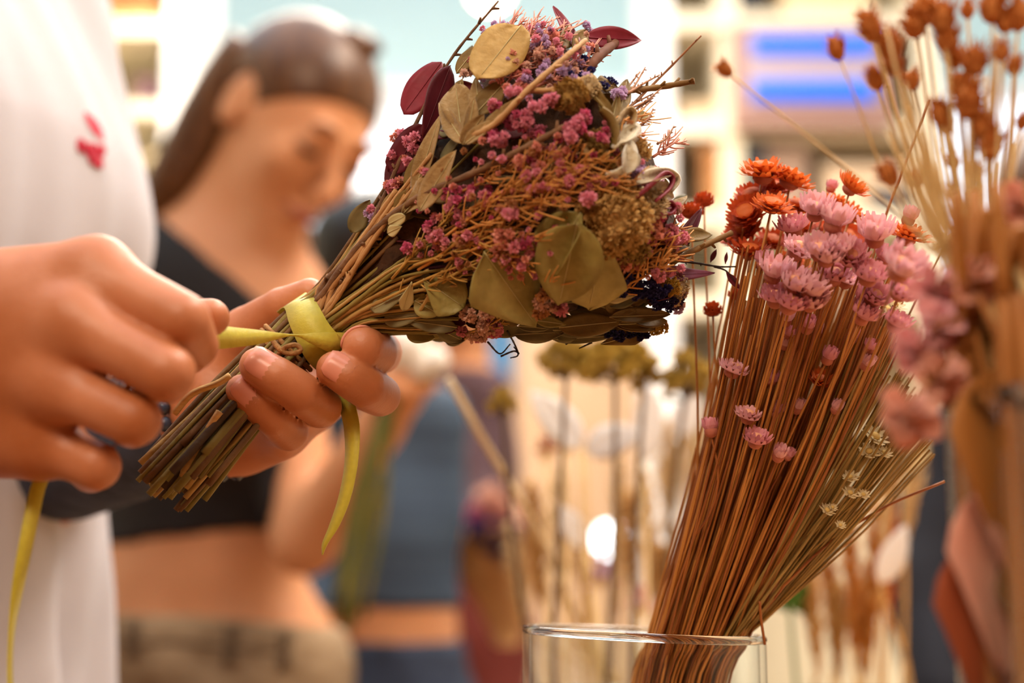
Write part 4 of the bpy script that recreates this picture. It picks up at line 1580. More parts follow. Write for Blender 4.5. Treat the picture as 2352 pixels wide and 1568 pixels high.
for pts, w, m, k in (([(1392, 405), (1425, 398), (1452, 372), (1450, 335), (1425, 322), (1408, 340)], 40, 'fuzz', 1.22),
                     ([(1430, 330), (1458, 318), (1466, 295), (1448, 282), (1432, 296)], 30, 'fuzz', 1.15),
                     ([(1458, 420), (1490, 400), (1530, 396), (1552, 414), (1540, 440)], 40, 'fuzz', 1.1),
                     ([(1380, 250), (1402, 275), (1412, 310), (1408, 345)], 34, 'olive', 1.2),
                     ([(1418, 285), (1432, 262), (1448, 254), (1456, 270), (1446, 300)], 28, 'sage', 1.2),
                     ([(1462, 455), (1495, 425), (1526, 398), (1544, 408), (1538, 432), (1505, 462)], 18, 'crim', 1.25),
                     ([(1520, 462), (1538, 462), (1550, 476), (1540, 490), (1524, 486)], 14, 'crim', 1.1)):
    strap(pts, w, m, k)

# ---- statice sprays: wiry branching stems and papery blossoms
wire_m = [mat('wire_rust', (196, 126, 56), (214, 150, 76), scale=60, rough=.75), mat('wire_olive', (176, 130, 58), (196, 152, 76), scale=60, rough=.75), mat('wire_pink', (196, 120, 96), (210, 136, 112), scale=60, rough=.75)]


def sprig(x0, y0, x1, y1, k, spread, n, m, r=3.2):
    base = np.array([x0, y0], float)
    tip = np.array([x1, y1], float)
    ax = tip - base
    L = np.linalg.norm(ax)
    ax = ax / L
    nn = np.array([-ax[1], ax[0]])
    k0 = k
    main = [base, base + ax * L * .5 + nn * rb.uniform(-.06, .06) * L, tip]
    parts = [tube(catmull([B(*q, k0) for q in main], 8), np.linspace(r, r * .55, 8) * BD / FPX, 5)]
    ends = [tuple(tip)]
    for i in range(n):
        s = rb.uniform(.15, .95)
        p0 = base + ax * L * s
        an = rb.choice((-1, 1)) * rb.uniform(.35, 1.1)
        l = rb.uniform(.35, .8) * spread
        dr = ax * math.cos(an) + nn * math.sin(an)
        p1 = p0 + dr * l * .5
        p2 = p0 + dr * l + ax * rb.uniform(0, 20)
        kk = k + rb.uniform(-.12, .18)
        parts.append(tube(catmull([B(*p0, k0), B(*p1, (kk + k0) / 2), B(*p2, kk)], 5), np.linspace(r * .6, r * .38, 5) * BD / FPX, 4))
        ends.append(tuple(p2) + (kk,))
        if rb.random() < .6:
            p3 = p1 + (ax * math.cos(an * .2) - nn * math.sin(an * .5)) * l * .5
            parts.append(tube([B(*p1, (kk + k0) / 2), B(*p3, kk)], [r * .45 * BD / FPX, r * .3 * BD / FPX], 4))
            ends.append(tuple(p3) + (kk,))
    V, F = merge(parts)
    o = mobj('sprig', V, F, m, bq)
    o['kind'] = 'stuff'
    return ends


def blossom_mesh(nm, m, seed, n=30, spike=.55):
    """papery little flower head: a ball of small folded petals"""
    rg = random.Random(seed)
    V, F = [], []
    for i in range(n):
        z = 1 - 2 * (i + .5) / n
        a = i * 2.39996
        d = np.array([math.sqrt(1 - z * z) * math.cos(a), math.sqrt(1 - z * z) * math.sin(a), z])
        u = norm(np.cross(d, [rg.uniform(-1, 1), rg.uniform(-1, 1), rg.uniform(-1, 1)]))
        w = np.cross(d, u)
        l = 1 + rg.uniform(-.25, .25)
        b0 = len(V)
        V += [d * .25, d * .75 * l + u * .34 + w * .05, d * 1.05 * l + w * .12, d * .78 * l - u * .34 - w * .06, d * (.75 + spike * .4) * l - w * .20]
        F += [[b0, b0 + 1, b0 + 2], [b0, b0 + 2, b0 + 3], [b0, b0 + 3, b0 + 4], [b0, b0 + 4, b0 + 1]]
    return mesh_data(nm, np.array(V), F, m, False)


pinks = [mat('statice_pink', (234, 138, 156), (242, 168, 180), scale=300, rough=.75, leaf=.3),
         mat('statice_magenta', (214, 86, 126), (228, 118, 150), scale=300, rough=.75, leaf=.3),
         mat('statice_coral', (230, 146, 124), (240, 170, 148), scale=300, rough=.75, leaf=.3),
         mat('statice_tan', (190, 128, 78), (208, 150, 98), scale=300, rough=.75, leaf=.3),
         mat('statice_blush', (228, 176, 152), (238, 196, 172), scale=300, rough=.75, leaf=.3),
         mat('statice_lilac', (206, 168, 204), (224, 192, 220), scale=300, rough=.75, leaf=.3),
         mat('statice_navy', (46, 42, 92), (66, 60, 120), scale=300, rough=.8, leaf=.2)]
bl_me = {(i, v): blossom_mesh('blossom', pinks[i], 10 * i + v) for i in range(len(pinks)) for v in range(2)}
_nb = [0]


_pool = []


def blossom(px, py, k, r, i):
    _pool.append((px, py, k, r, i))


def place_blossoms():
    """the largest ones are parts of their own, the many smaller ones one joined part"""
    _pool.sort(key=lambda q: -q[3] - 6 * q[2])
    rest = []
    for n, (px, py, k, r, i) in enumerate(_pool):
        p = B(px, py, k)
        s = r * BD / FPX
        if n < 295:
            o = link('blossom', bl_me[(i, n % 2)], bq)
            o.location = tuple(p - np.array(bq.location))
            o.scale = (s, s, s * rb.uniform(.85, 1.25))
            o.rotation_euler = (rb.uniform(0, 6), rb.uniform(0, 6), rb.uniform(0, 6))
        else:
            rest.append((p, s, i, n % 2))
    VV, FF, MI, n0 = [], [], [], 0
    for p, s, i, v in rest:
        me = bl_me[(i, v)]
        sv = np.array([q.co for q in me.vertices])
        a, b = rb.uniform(0, 6), rb.uniform(0, 6)
        Rm = np.array(Matrix.Rotation(a, 3, 'X') @ Matrix.Rotation(b, 3, 'Y'))
        VV.append(sv @ Rm.T * s + p - np.array(bq.location))
        for pl in me.polygons:
            FF.append([x + n0 for x in pl.vertices])
            MI.append(i)
        n0 += len(sv)
    me = mesh_data('small_blossoms', np.vstack(VV), FF, None, False)
    for m in pinks:
        me.materials.append(m)
    me.polygons.foreach_set('material_index', MI)
    o = link('small_blossoms', me, bq)
    o['kind'] = 'stuff'


def cluster(cx, cy, n, sx, sy, k, r, cols):
    for _ in range(n):
        a, q = rb.uniform(0, 6.28), math.sqrt(rb.random())
        blossom(cx + sx * q * math.cos(a), cy + sy * q * math.sin(a), k + rb.uniform(-.08, .10), r * rb.uniform(.75, 1.25), rb.choice(cols))


for cx, cy, n, sx, sy, k, r, cols in (
    (925, 345, 9, 30, 45, .98, 13, [0, 0, 2]), (905, 415, 8, 22, 16, .95, 12, [0, 2, 0]), (948, 312, 3, 10, 8, 1.0, 14, [0, 2]),
    (1050, 455, 10, 40, 26, 1.1, 11, [0, 1, 0, 1]), (1040, 500, 8, 45, 22, 1.1, 10, [0, 1, 2]), (1000, 545, 8, 14, 22, 1.16, 11, [0, 2]), (1055, 545, 9, 26, 22, 1.14, 11, [2, 0, 3]),
    (935, 572, 3, 9, 7, 1.16, 10, [0, 1]), (960, 560, 3, 10, 8, 1.14, 10, [3, 3]), (1172, 488, 3, 9, 9, 1.25, 13, [0, 0]), (1168, 465, 3, 12, 8, 1.2, 12, [3]),
    (1150, 540, 5, 22, 10, 1.2, 12, [3, 2]), (1190, 555, 6, 22, 14, 1.22, 12, [0, 0, 1]), (1150, 568, 5, 18, 12, 1.2, 12, [2, 0]), (1200, 605, 4, 10, 14, 1.24, 11, [0, 2]), (1165, 590, 5, 14, 18, 1.22, 10, [0, 3]),
    (1210, 390, 8, 34, 26, 1.12, 12, [0, 2, 0]), (1290, 420, 7, 36, 22, 1.14, 13, [0, 2]), (1345, 452, 4, 12, 10, 1.25, 14, [0, 0]), (1330, 400, 6, 24, 18, 1.12, 12, [0, 2]),
    (1225, 430, 7, 26, 18, 1.12, 11, [2, 0]), (1140, 470, 5, 30, 16, 1.08, 9, [0, 1]), (1100, 440, 6, 26, 16, 1.06, 9, [0, 1]),
    (1315, 300, 9, 20, 24, 1.18, 14, [0, 0, 1]), (1338, 270, 5, 14, 10, 1.15, 11, [0, 1]), (1190, 275, 10, 34, 22, 1.12, 13, [1, 1, 0]), (1145, 315, 8, 20, 18, 1.12, 12, [1, 0]),
    (1236, 240, 4, 14, 10, 1.2, 12, [0, 0]), (1264, 228, 4, 11, 9, 1.2, 13, [0, 0]), (1180, 212, 4, 14, 8, 1.16, 11, [0, 0]), (1135, 240, 5, 18, 10, 1.1, 10, [1, 0]),
    (1230, 300, 5, 16, 14, 1.08, 12, [1, 0]), (1385, 315, 5, 16, 12, 1.1, 11, [0, 1]), (1280, 350, 6, 26, 14, 1.1, 10, [2, 0]),
    (1200, 180, 9, 30, 26, 1.0, 11, [2, 0, 5]), (1240, 120, 12, 40, 36, .9, 11, [4, 2, 5, 0]), (1280, 160, 12, 36, 30, .92, 12, [5, 5, 4]), (1225, 85, 7, 30, 16, .8, 10, [2, 4]),
    (1270, 100, 6, 20, 18, .8, 12, [2, 0]), (1150, 70, 7, 20, 12, .7, 13, [5, 5]), (1085, 160, 8, 24, 18, .7, 11, [5, 4, 0]), (1330, 170, 10, 30, 26, .9, 12, [5, 5, 6]), (1310, 210, 7, 26, 14, 1.0, 11, [5, 0]),
    (1420, 215, 5, 14, 10, .9, 12, [5]), (1455, 395, 9, 18, 26, 1.02, 13, [5]), (1440, 320, 6, 14, 18, .9, 12, [5, 4]), (1500, 390, 5, 20, 14, .6, 11, [2, 0, 4]),
    (1500, 515, 11, 28, 26, 1.0, 13, [0, 0, 2, 1]), (1550, 545, 8, 22, 20, .9, 14, [0, 0, 4]), (1470, 555, 8, 26, 18, 1.05, 13, [0, 1]), (1455, 600, 9, 30, 18, 1.08, 12, [0, 1, 2]), (1430, 590, 5, 18, 14, 1.1, 11, [1, 2]),
    (1510, 630, 3, 10, 8, 1.05, 13, [0, 4]), (1400, 560, 5, 24, 18, 1.05, 10, [2, 3]), (1470, 500, 6, 20, 14, 1.0, 12, [0, 4]),
    (1110, 730, 16, 52, 34, 1.14, 13, [4, 4, 4, 0]), (1090, 765, 7, 40, 12, 1.1, 13, [4, 0]), (1150, 765, 5, 24, 10, 1.08, 11, [1, 0]), (1255, 690, 7, 24, 24, 1.18, 14, [4, 3, 4]), (1285, 705, 3, 10, 8, 1.2, 14, [0]), (1240, 715, 3, 10, 8, 1.15, 13, [3]),
    (850, 490, 4, 9, 14, .8, 10, [0, 5]),
    (1480, 665, 40, 62, 24, 1.05, 9, [6]), (1530, 690, 30, 40, 24, .9, 9, [6]), (1440, 640, 20, 34, 12, 1.0, 8, [6]), (1500, 470, 12, 34, 14, .85, 9, [6]), (1440, 770, 20, 50, 10, .8, 8, [6]), (1350, 130, 6, 18, 26, .85, 7, [6]), (1390, 190, 8, 20, 10, .85, 8, [6]),
    (1562, 690, 6, 16, 22, .7, 13, [5, 4]), (1500, 745, 6, 30, 8, .7, 10, [3, 4]),
):
    if 6 in cols and len(cols) == 1:
        # dark blue spike: one mesh of tiny florets
        parts = []
        src = bl_me[(6, 0)]
        sv = np.array([v.co for v in src.vertices])
        sf = [list(pl.vertices) for pl in src.polygons]
        for _ in range(n):
            a, q = rb.uniform(0, 6.28), math.sqrt(rb.random())
            p = B(cx + sx * q * math.cos(a), cy + sy * q * math.sin(a), k + rb.uniform(-.1, .1))
            parts.append((sv * r * rb.uniform(.8, 1.3) * BD / FPX + p, sf))
        V, F = merge(parts)
        o = mobj('statice_spike', V, F, pinks[6], bq, False)
        o['kind'] = 'stuff'
        o['label'] = 'dark blue statice florets'
    else:
        cluster(cx, cy, n, sx, sy, k, r, cols)
# loose blossoms sprinkled through the wiry middle
for _ in range(230):
    x, y = rb.uniform(960, 1480), rb.uniform(280, 640)
    if abs((x - 1210) * .5 + (y - 460)) > 190 or (1330 < x < 1480 and 430 < y < 580):
        continue
    blossom(x, y, rb.uniform(1.06, 1.24), rb.uniform(5.5, 11), rb.choice([0, 0, 0, 2, 2, 3, 1]))
for _ in range(90):
    x, y = rb.uniform(1090, 1360), rb.uniform(55, 230)
    blossom(x, y, rb.uniform(.85, 1.1), rb.uniform(6, 11), rb.choice([5, 5, 4, 2, 0]))
for _ in range(40):
    blossom(rb.uniform(1430, 1570), rb.uniform(470, 640), rb.uniform(.95, 1.15), rb.uniform(6, 11), rb.choice([0, 0, 4, 2]))
# rusty wiry sprays across the middle of the head
for x0, y0, x1, y1, k, sp, n, m in (
    (900, 640, 1060, 470, 1.12, 70, 9, 1), (960, 620, 1180, 490, 1.15, 80, 10, 0), (1000, 560, 1230, 400, 1.16, 90, 12, 0), (1040, 540, 1300, 420, 1.18, 90, 12, 0), (1020, 600, 1260, 470, 1.18, 90, 12, 0),
    (1080, 480, 1330, 330, 1.14, 90, 12, 0), (1180, 440, 1400, 360, 1.16, 80, 12, 0), (1200, 480, 1440, 390, 1.18, 90, 12, 0), (1240, 420, 1470, 300, 1.14, 80, 10, 0), (1100, 600, 1280, 520, 1.2, 60, 8, 0),
    (950, 610, 1130, 540, 1.18, 60, 8, 1), (880, 690, 1120, 590, 1.15, 50, 6, 1), (1060, 440, 1250, 330, 1.08, 70, 9, 0), (1100, 560, 1210, 610, 1.2, 50, 9, 0), (1380, 680, 1560, 590, 1.1, 70, 12, 0),
    (1400, 640, 1580, 570, 1.0, 70, 10, 0), (1420, 600, 1550, 520, 1.0, 60, 8, 0), (1130, 200, 1260, 70, .9, 70, 12, 2), (1180, 170, 1310, 60, .85, 60, 12, 2), (1160, 120, 1240, 50, .8, 60, 9, 2), (1230, 200, 1380, 120, .9, 60, 9, 2), (1120, 90, 1200, 55, .7, 50, 6, 2),
    (1060, 770, 1180, 710, 1.1, 50, 9, 1), (1230, 680, 1290, 640, 1.2, 50, 8, 0), (1350, 320, 1480, 250, 1.0, 60, 8, 0), (1320, 420, 1470, 420, 1.16, 60, 9, 0), (1500, 360, 1560, 320, .6, 40, 7, 2), (1300, 500, 1440, 420, 1.16, 60, 8, 0), (980, 660, 1180, 560, 1.16, 60, 7, 1)):
    sprig(x0, y0, x1, y1, k, sp, n + 4, wire_m[m], 3.6)
    sprig(x0 + rb.uniform(-25, 25), y0 + rb.uniform(-20, 20), x1 + rb.uniform(-25, 25), y1 + rb.uniform(-20, 20), k - .12, sp, n, wire_m[m], 3.2)

# ---- the tan crumbly heads
crumb = mat('yarrow_tan', (208, 158, 86), (228, 186, 118), scale=160, rough=.9, bump=.4, bscale=500, leaf=.15)


def crumb_head(nm, cx, cy, rx, ry, k, n, size, m, seed, label=None):
    rg = random.Random(seed)
    base = blossom_mesh('tmp', m, seed, n=12, spike=.2)
    sv = np.array([v.co for v in base.vertices])
    sf = [list(pl.vertices) for pl in base.polygons]
    parts = []
    c = B(cx, cy, k)
    Vc_, Fc_ = lathe([(.01, -.8), (.5, -.66), (.8, -.2), (.8, .2), (.5, .66), (.01, .8)], 16, close=False)
    parts.append((c + (Vc_[:, :1] * RGT * rx + Vc_[:, 1:2] * UP * ry - Vc_[:, 2:3] * FWD * min(rx, ry) * .7) * BD / FPX, Fc_))
    for i in range(n):
        z = rg.uniform(-.25, 1)
        a = i * 2.39996
        q = math.sqrt(max(0, 1 - z * z)) * rg.uniform(.85, 1.05)
        p = c + (RGT * rx * q * math.cos(a) + UP * ry * q * math.sin(a) - FWD * min(rx, ry) * .7 * z) * BD / FPX
        s = size * rg.uniform(.7, 1.3) * BD / FPX
        parts.append((sv * s + p, sf))
    V, F = merge(parts)
    o = mobj(nm, V, F, m, bq, False)
    o['kind'] = 'stuff'
    if label:
        o['label'] = label
    return o


crumb_head('yarrow_head', 1405, 505, 76, 72, 1.12, 190, 12, crumb, 3, 'crumbly tan flower head')
crumb_head('yarrow_head', 1475, 470, 52, 36, 1.0, 60, 12, mat('yarrow_cream', (222, 194, 146), (236, 212, 172), scale=160, rough=.9, leaf=.2), 4)
crumb_head('yarrow_head', 1440, 565, 44, 40, 1.08, 60, 10, mat('yarrow_olive', (150, 116, 56), (172, 138, 76), scale=160, rough=.9), 5)
crumb_head('thistle_head', 1310, 222, 34, 36, 1.18, 90, 8, mat('thistle_tan', (164, 122, 58), (188, 148, 82), scale=160, rough=.9), 6, 'small tan thistle head')
crumb_head('thistle_head', 1352, 200, 24, 22, 1.14, 40, 8, mat('yarrow_cream', (222, 194, 146)), 7)
crumb_head('yarrow_head', 1370, 335, 34, 30, 1.08, 40, 9, mat('yarrow_olive', (150, 116, 56)), 8)
crumb_head('yarrow_head', 1465, 345, 28, 22, 1.0, 30, 9, crumb, 9)
crumb_head('yarrow_head', 1535, 660, 26, 20, .75, 30, 9, mat('yarrow_yellow', (196, 150, 50), (214, 172, 80), scale=160, rough=.9), 10)
crumb_head('yarrow_head', 1505, 750, 24, 14, .75, 24, 9, mat('yarrow_yellow', (196, 150, 50)), 11)
crumb_head('yarrow_head', 1555, 660, 24, 30, .6, 30, 9, mat('yarrow_cream', (222, 194, 146)), 12)

place_blossoms()
# ============================================================ vases and loose dried flowers
rf_ = random.Random(5)
clear = bpy.data.materials.new('clear_glass')
clear.use_nodes = True
_nt = clear.node_tree
_tr = _nt.nodes.new('ShaderNodeBsdfTransparent')
_tr.inputs[0].default_value = (.95, .97, .97, 1)
_gl = _nt.nodes.new('ShaderNodeBsdfGlossy')
_gl.inputs['Roughness'].default_value = 0.03
_lf = _nt.nodes.new('ShaderNodeLayerWeight')
_pw = _nt.nodes.new('ShaderNodeMath')
_pw.operation = 'POWER'
_pw.inputs[1].default_value = 5
_nt.links.new(_lf.outputs['Facing'], _pw.inputs[0])
_lw = _nt.nodes.new('ShaderNodeMath')
_lw.operation = 'MULTIPLY_ADD'
_lw.inputs[1].default_value = .55
_lw.inputs[2].default_value = .03
_nt.links.new(_pw.outputs[0], _lw.inputs[0])
_mx = _nt.nodes.new('ShaderNodeMixShader')
_nt.links.new(_lw.outputs[0], _mx.inputs['Fac'])
_nt.links.new(_tr.outputs[0], _mx.inputs[1])
_nt.links.new(_gl.outputs[0], _mx.inputs[2])
_nt.links.new(_mx.outputs[0], _nt.nodes['Material Output'].inputs['Surface'])
rim_glass = glass_mat('rim_glass')


def vase(name, c, r, h, label, wall=.0028, slope=(0, 0), flare=0.0, tint=None, m=None):
    t = thing(name, c, label, 'vase')
    prof = [(.0005, 0), (r * .96, 0), (r, .004), (r + flare * .5, h * .55), (r + flare, h - .002), (r + flare - wall * .3, h), (r + flare - wall * .8, h), (r + flare - wall, h - .002),
            (r + flare * .5 - wall, h * .55), (r - wall, .012), (r * .9 - wall, .009), (.0005, .009)]
    V, F = lathe(prof, 64, c, slope, close=False)
    mobj('glass_body', V, [f[::-1] for f in F], m or clear, t)
    # thick rounded rim of solid glass
    rr, q = r + flare - wall * .5, wall * .62
    V, F = lathe([(rr + q * math.cos(a), h + q * math.sin(a)) for a in np.linspace(0, 2 * math.pi, 12, endpoint=False)], 72, c, slope)
    mobj('rim', V, F, rim_glass, t)
    return t


pk = mat('petal_pink', (238, 170, 174), (246, 196, 196), scale=120, rough=.65, leaf=.3)
pk2 = mat('petal_rose', (226, 142, 152), (236, 168, 174), scale=120, rough=.65, leaf=.3)
pkc = mat('petal_centre', (226, 150, 110), (236, 170, 130), scale=200, rough=.8)
og = mat('petal_orange', (224, 100, 34), (236, 128, 54), scale=120, rough=.65, leaf=.3)
og2 = mat('petal_rust', (184, 62, 22), (206, 86, 34), scale=120, rough=.7, leaf=.25)
cr = mat('petal_cream', (226, 206, 160), (238, 222, 184), scale=120, rough=.7, leaf=.3)
cal = mat('calyx_brown', (176, 96, 78), (194, 116, 94), scale=120, rough=.75)
st_tan = mat('straw_stem', (178, 108, 44), (204, 136, 64), scale=80, rough=.55, stretch=(1, 1, .1))
st_rust = mat('straw_rust', (138, 72, 28), (168, 98, 42), scale=80, rough=.55, stretch=(1, 1, .1))
st_olive = mat('straw_olive', (138, 106, 52), (168, 134, 70), scale=80, rough=.6, stretch=(1, 1, .1))


def petal_rows(rows, r, seed, cup=.3, jag=0.0):
    """rows: (count, inner radius, outer radius, z0, z1, width) in head units, axis +z"""
    rg = random.Random(seed)
    parts = []
    for n, r0, r1, z0, z1, w in rows:
        for i in range(n):
            a = 2 * math.pi * (i + rg.uniform(-.25, .25)) / n
            d = np.array([math.cos(a), math.sin(a), 0])
            s = np.array([-math.sin(a), math.cos(a), 0])
            k = rg.uniform(.85, 1.12)
            b = d * r0 + np.array([0, 0, z0])
            e = d * r1 * k + np.array([0, 0, z1 + rg.uniform(-.08, .08)])
            m_ = (b + e) / 2 + d * cup * (r1 - r0) * .5 + np.array([0, 0, -cup * .15])
            V = [b - s * w * .5, b + s * w * .5, m_ + s * w, m_ - s * w, e + s * w * .35, e - s * w * .35]
            V = np.array(V)
            parts.append((V, [[0, 1, 2, 3], [3, 2, 4, 5]]))
    V, F = merge(parts)
    return V * r, F


def dome(r, zs, n=10, bumps=0.0, seed=1):
    rg = random.Random(seed)
    V, F = lathe([(.001, zs[0])] + [(r * math.sin(t), zs[0] + (zs[1] - zs[0]) * (1 - math.cos(t)) / 2) for t in np.linspace(.25, math.pi - .25, 6)] + [(.001, zs[1])], n, close=False)
    if bumps:
        V = V * (1 + np.array([[rg.uniform(-bumps, bumps)] for _ in V]))
    return V, F


ORD = ['first', 'second', 'third', 'fourth', 'fifth', 'sixth', 'seventh', 'eighth', 'ninth', 'tenth', 'eleventh', 'twelfth', 'thirteenth', 'fourteenth', 'fifteenth', 'sixteenth', 'seventeenth', 'eighteenth', 'nineteenth', 'twentieth',
       'twenty-first', 'twenty-second', 'twenty-third', 'twenty-fourth', 'twenty-fifth', 'twenty-sixth', 'twenty-seventh', 'twenty-eighth', 'twenty-ninth', 'thirtieth', 'thirty-first', 'thirty-second']


def ordinals(items, text):
    """items: (x in the picture, object); text has one %s for the place from the left"""
    for k, (x, o) in enumerate(sorted(items, key=lambda q: q[0])):
        o['label'] = text % ORD[k]


HEADS = {}
for v in range(3):
    HEADS['pink%d' % v] = [('petals', mesh_data('petals', *petal_rows([(14, .38, 1.0, -.25, .25 + .22 * v, .23), (13, .32, .82, -.05, .42 + .2 * v, .21), (10, .22, .56, .1, .52 + .15 * v, .18)], 1, v, .45), (pk, pk2, pk)[v], False)),
                           ('flower_centre', mesh_data('flower_centre', *dome(.42, (.0, .38), 12, .06), pkc)), ('calyx', mesh_data('calyx', *dome(.5, (-.75, .1), 10), cal))]
    HEADS['bud%d' % v] = [('petals', mesh_data('petals', *petal_rows([(11, .38, .62, -.2, .75, .22), (9, .25, .40, 0, .85, .2)], 1, 5 + v, .5), (pk2, pk, pk2)[v], False)),
                          ('calyx', mesh_data('calyx', *dome(.52, (-.75, .25), 10), cal))]
    HEADS['orange%d' % v] = [('petals', mesh_data('petals', *petal_rows([(20, .3, 1.1, -.2, .0 + .2 * v, .15), (18, .3, .95, -.05, .22 + .2 * v, .14), (14, .2, .7, .1, .40 + .15 * v, .13)], 1, 9 + v), (og, og2, og)[v], False)),
                             ('flower_centre', mesh_data('flower_centre', *dome(.52, (.0, .36), 14, .08), og)), ('calyx', mesh_data('calyx', *dome(.42, (-.5, .1), 10), cal))]
HEADS['globe'] = [('petals', mesh_data('petals', *petal_rows([(14, .3, .62, -.5, -.15, .2), (16, .5, .95, -.4, .1, .2), (16, .5, .95, -.1, .45, .2), (14, .3, .7, .2, .75, .2), (8, .1, .3, .4, .85, .2)], 1, 30, .5), og2, False)),
                  ('flower_centre', mesh_data('flower_centre', *dome(.72, (-.5, .6), 14, .08), og2))]
HEADS['cream'] = [('petals', mesh_data('petals', *petal_rows([(12, .25, 1.05, -.05, .25, .17), (9, .2, .7, .05, .45, .15)], 1, 40), cr, False)),
                  ('flower_centre', mesh_data('flower_centre', *dome(.36, (.0, .35), 10), mat('cream_centre', (214, 176, 100), rough=.8)))]

VC = P(1478, 1455, .585)
VC[2] = TZ
VH = P(1478, 1455, .585)[2] - TZ
vase('glass_vase', VC, .0498, VH, 'clear glass vase holding the orange and pink star flowers', slope=(-.044, 0))


def rim_pt(u, v):
    """where a stem crosses the rim: u across the bunch, v in depth"""
    return VC + np.array([.0235 + .0215 * u, .030 * v * math.sqrt(max(0.05, 1 - ((.0235 + .0215 * u) / .046) ** 2)), VH])


def base_pt(u, v):
    return VC + np.array([-.022 + .016 * u, .022 * v, .014])


def flower(kind, hx, hy, d, r, label, group, face=None, stem_m=st_tan, name='star_flower', sr=.00055, u=None):
    tip = P(hx, hy, d)
    if u is None:
        u = np.clip((hx - 1880) / 270 + rf_.uniform(-.12, .12), -1, 1) * .95
        if hy > 900:
            u = np.clip((hx - 1800) / 300, -.95, .95)
    v = rf_.uniform(-1, 1)
    rp, bp = rim_pt(u, v), base_pt(u, v)
    if hx < 1660:
        q = P(hx + 10, 1150, d)
        pts = [bp, rim_pt(-.95, v), q, tip]
    else:
        mid = rp * .45 + tip * .55 + np.array([.001 + rf_.uniform(-.003, .003), 0, .001])
        pts = [bp, rp - norm(tip - rp) * .035, rp, mid, tip]
    t = thing(name, bp, label, 'flower', group)
    C = catmull(pts, 16)
    V, F = tube(C, np.linspace(sr * 1.2, sr * .8, 16), 5)
    mobj('stem', V, F, stem_m, t)
    ax = norm(C[-1] - C[-2])
    if face is not None:
        ax = norm(ax * .4 + (RGT * face[0] + UP * face[1] - FWD * face[2]))
    q = Vector(ax).to_track_quat('Z', 'Y')
    for nm, me in HEADS[kind]:
        o = link(nm, me, t)
        s = r * d / FPX * 1.22
        o.scale = (s, s, s * rf_.uniform(.85, 1.1))
        o.rotation_mode = 'QUATERNION'
        o.rotation_quaternion = q
        o.location = tuple(tip - bp)
    return t


ORG = 'orange star flowers in the clear vase'
for hx, hy, r, kind, d, face, lab in (
    (1753, 392, 50, 'orange0', .560, (0, .9, .2), 'bright orange flower at the very top of the star flower bunch'),
    (1817, 411, 48, 'orange0', .562, (.5, .8, .1), 'flat orange flower right of the topmost one'),
    (1781, 430, 36, 'orange1', .572, (.1, .5, .4), 'rusty orange flower just under the topmost orange one'),
    (1728, 449, 36, 'orange1', .568, (-.4, .5, .4), 'rusty orange flower at the upper left of the bunch'),
    (1774, 470, 40, 'orange0', .545, (.1, .7, .5), 'bright orange flower with a wide smooth disc'),
    (1714, 490, 38, 'orange1', .560, (-.5, .2, .6), 'rusty orange flower on the left flank of the bunch'),
    (1710, 522, 36, 'orange1', .566, (-.5, .0, .5), 'dark rust flower below the left flank flower'),
    (1721, 575, 38, 'orange1', .555, (-.1, .4, .3), 'dark rust flower lowest on the left of the orange group'),
    (1955, 430, 34, 'orange2', .556, (.7, .6, .2), 'orange flower standing alone on a bent stem'),
    (1835, 474, 36, 'orange0', .575, (0, .6, .4), 'orange flower in the middle behind the pink ones'),
    (1917, 462, 32, 'orange0', .570, (.2, .8, .1), 'small pale orange flower under the pink bud'),
    (1956, 490, 38, 'orange0', .566, (.5, .4, .3), 'ragged orange flower at the right of the bunch'),
    (2085, 537, 46, 'orange0', .535, (.2, .9, .15), 'wide flat orange flower far right of the bunch'),
    (1949, 545, 36, 'orange1', .585, (.2, .2, .6), 'rust flower half hidden behind the pink heads'),
    (1824, 598, 32, 'orange0', .580, (0, .4, .5), 'orange flower tucked under the pink heads'),
    (1774, 553, 34, 'orange1', .580, (0, .3, .5), 'rust flower deep in the left of the bunch'),
    (1885, 873, 24, 'orange2', .545, (0, .5, .5), 'small orange bud low among the straw stems'),
    (1617, 462, 22, 'globe', .585, None, 'upper of two rust globe flowers left of the bunch'),
    (1588, 487, 26, 'globe', .575, None, 'lower of two rust globe flowers left of the bunch'),
    (1690, 678, 18, 'globe', .572, None, 'small rust globe flower by the dark red leaf'),
    (1637, 713, 20, 'globe', .570, None, 'rust globe flower on a separate upright stem'),
    (1699, 726, 20, 'orange2', .580, (-.5, .5, .1), 'small tilted orange flower left of the straw stems'),
    (1690, 545, 30, 'orange1', .575, (-.6, .3, .3), 'rust flower at the left edge of the bunch'),
    (1840, 520, 34, 'orange1', .590, (0, .4, .4), 'rust flower hidden in the centre of the bunch'),
    (1905, 530, 32, 'orange1', .590, (0, .4, .4), 'rust flower hidden right of the bunch centre'),
):
    flower(kind, hx, hy, d, r, lab, ORG, face, name='orange_flower')
PKG = 'pink star flowers in the clear vase'
_open, _buds, _grass = [], [], []
rp_ = random.Random(3)
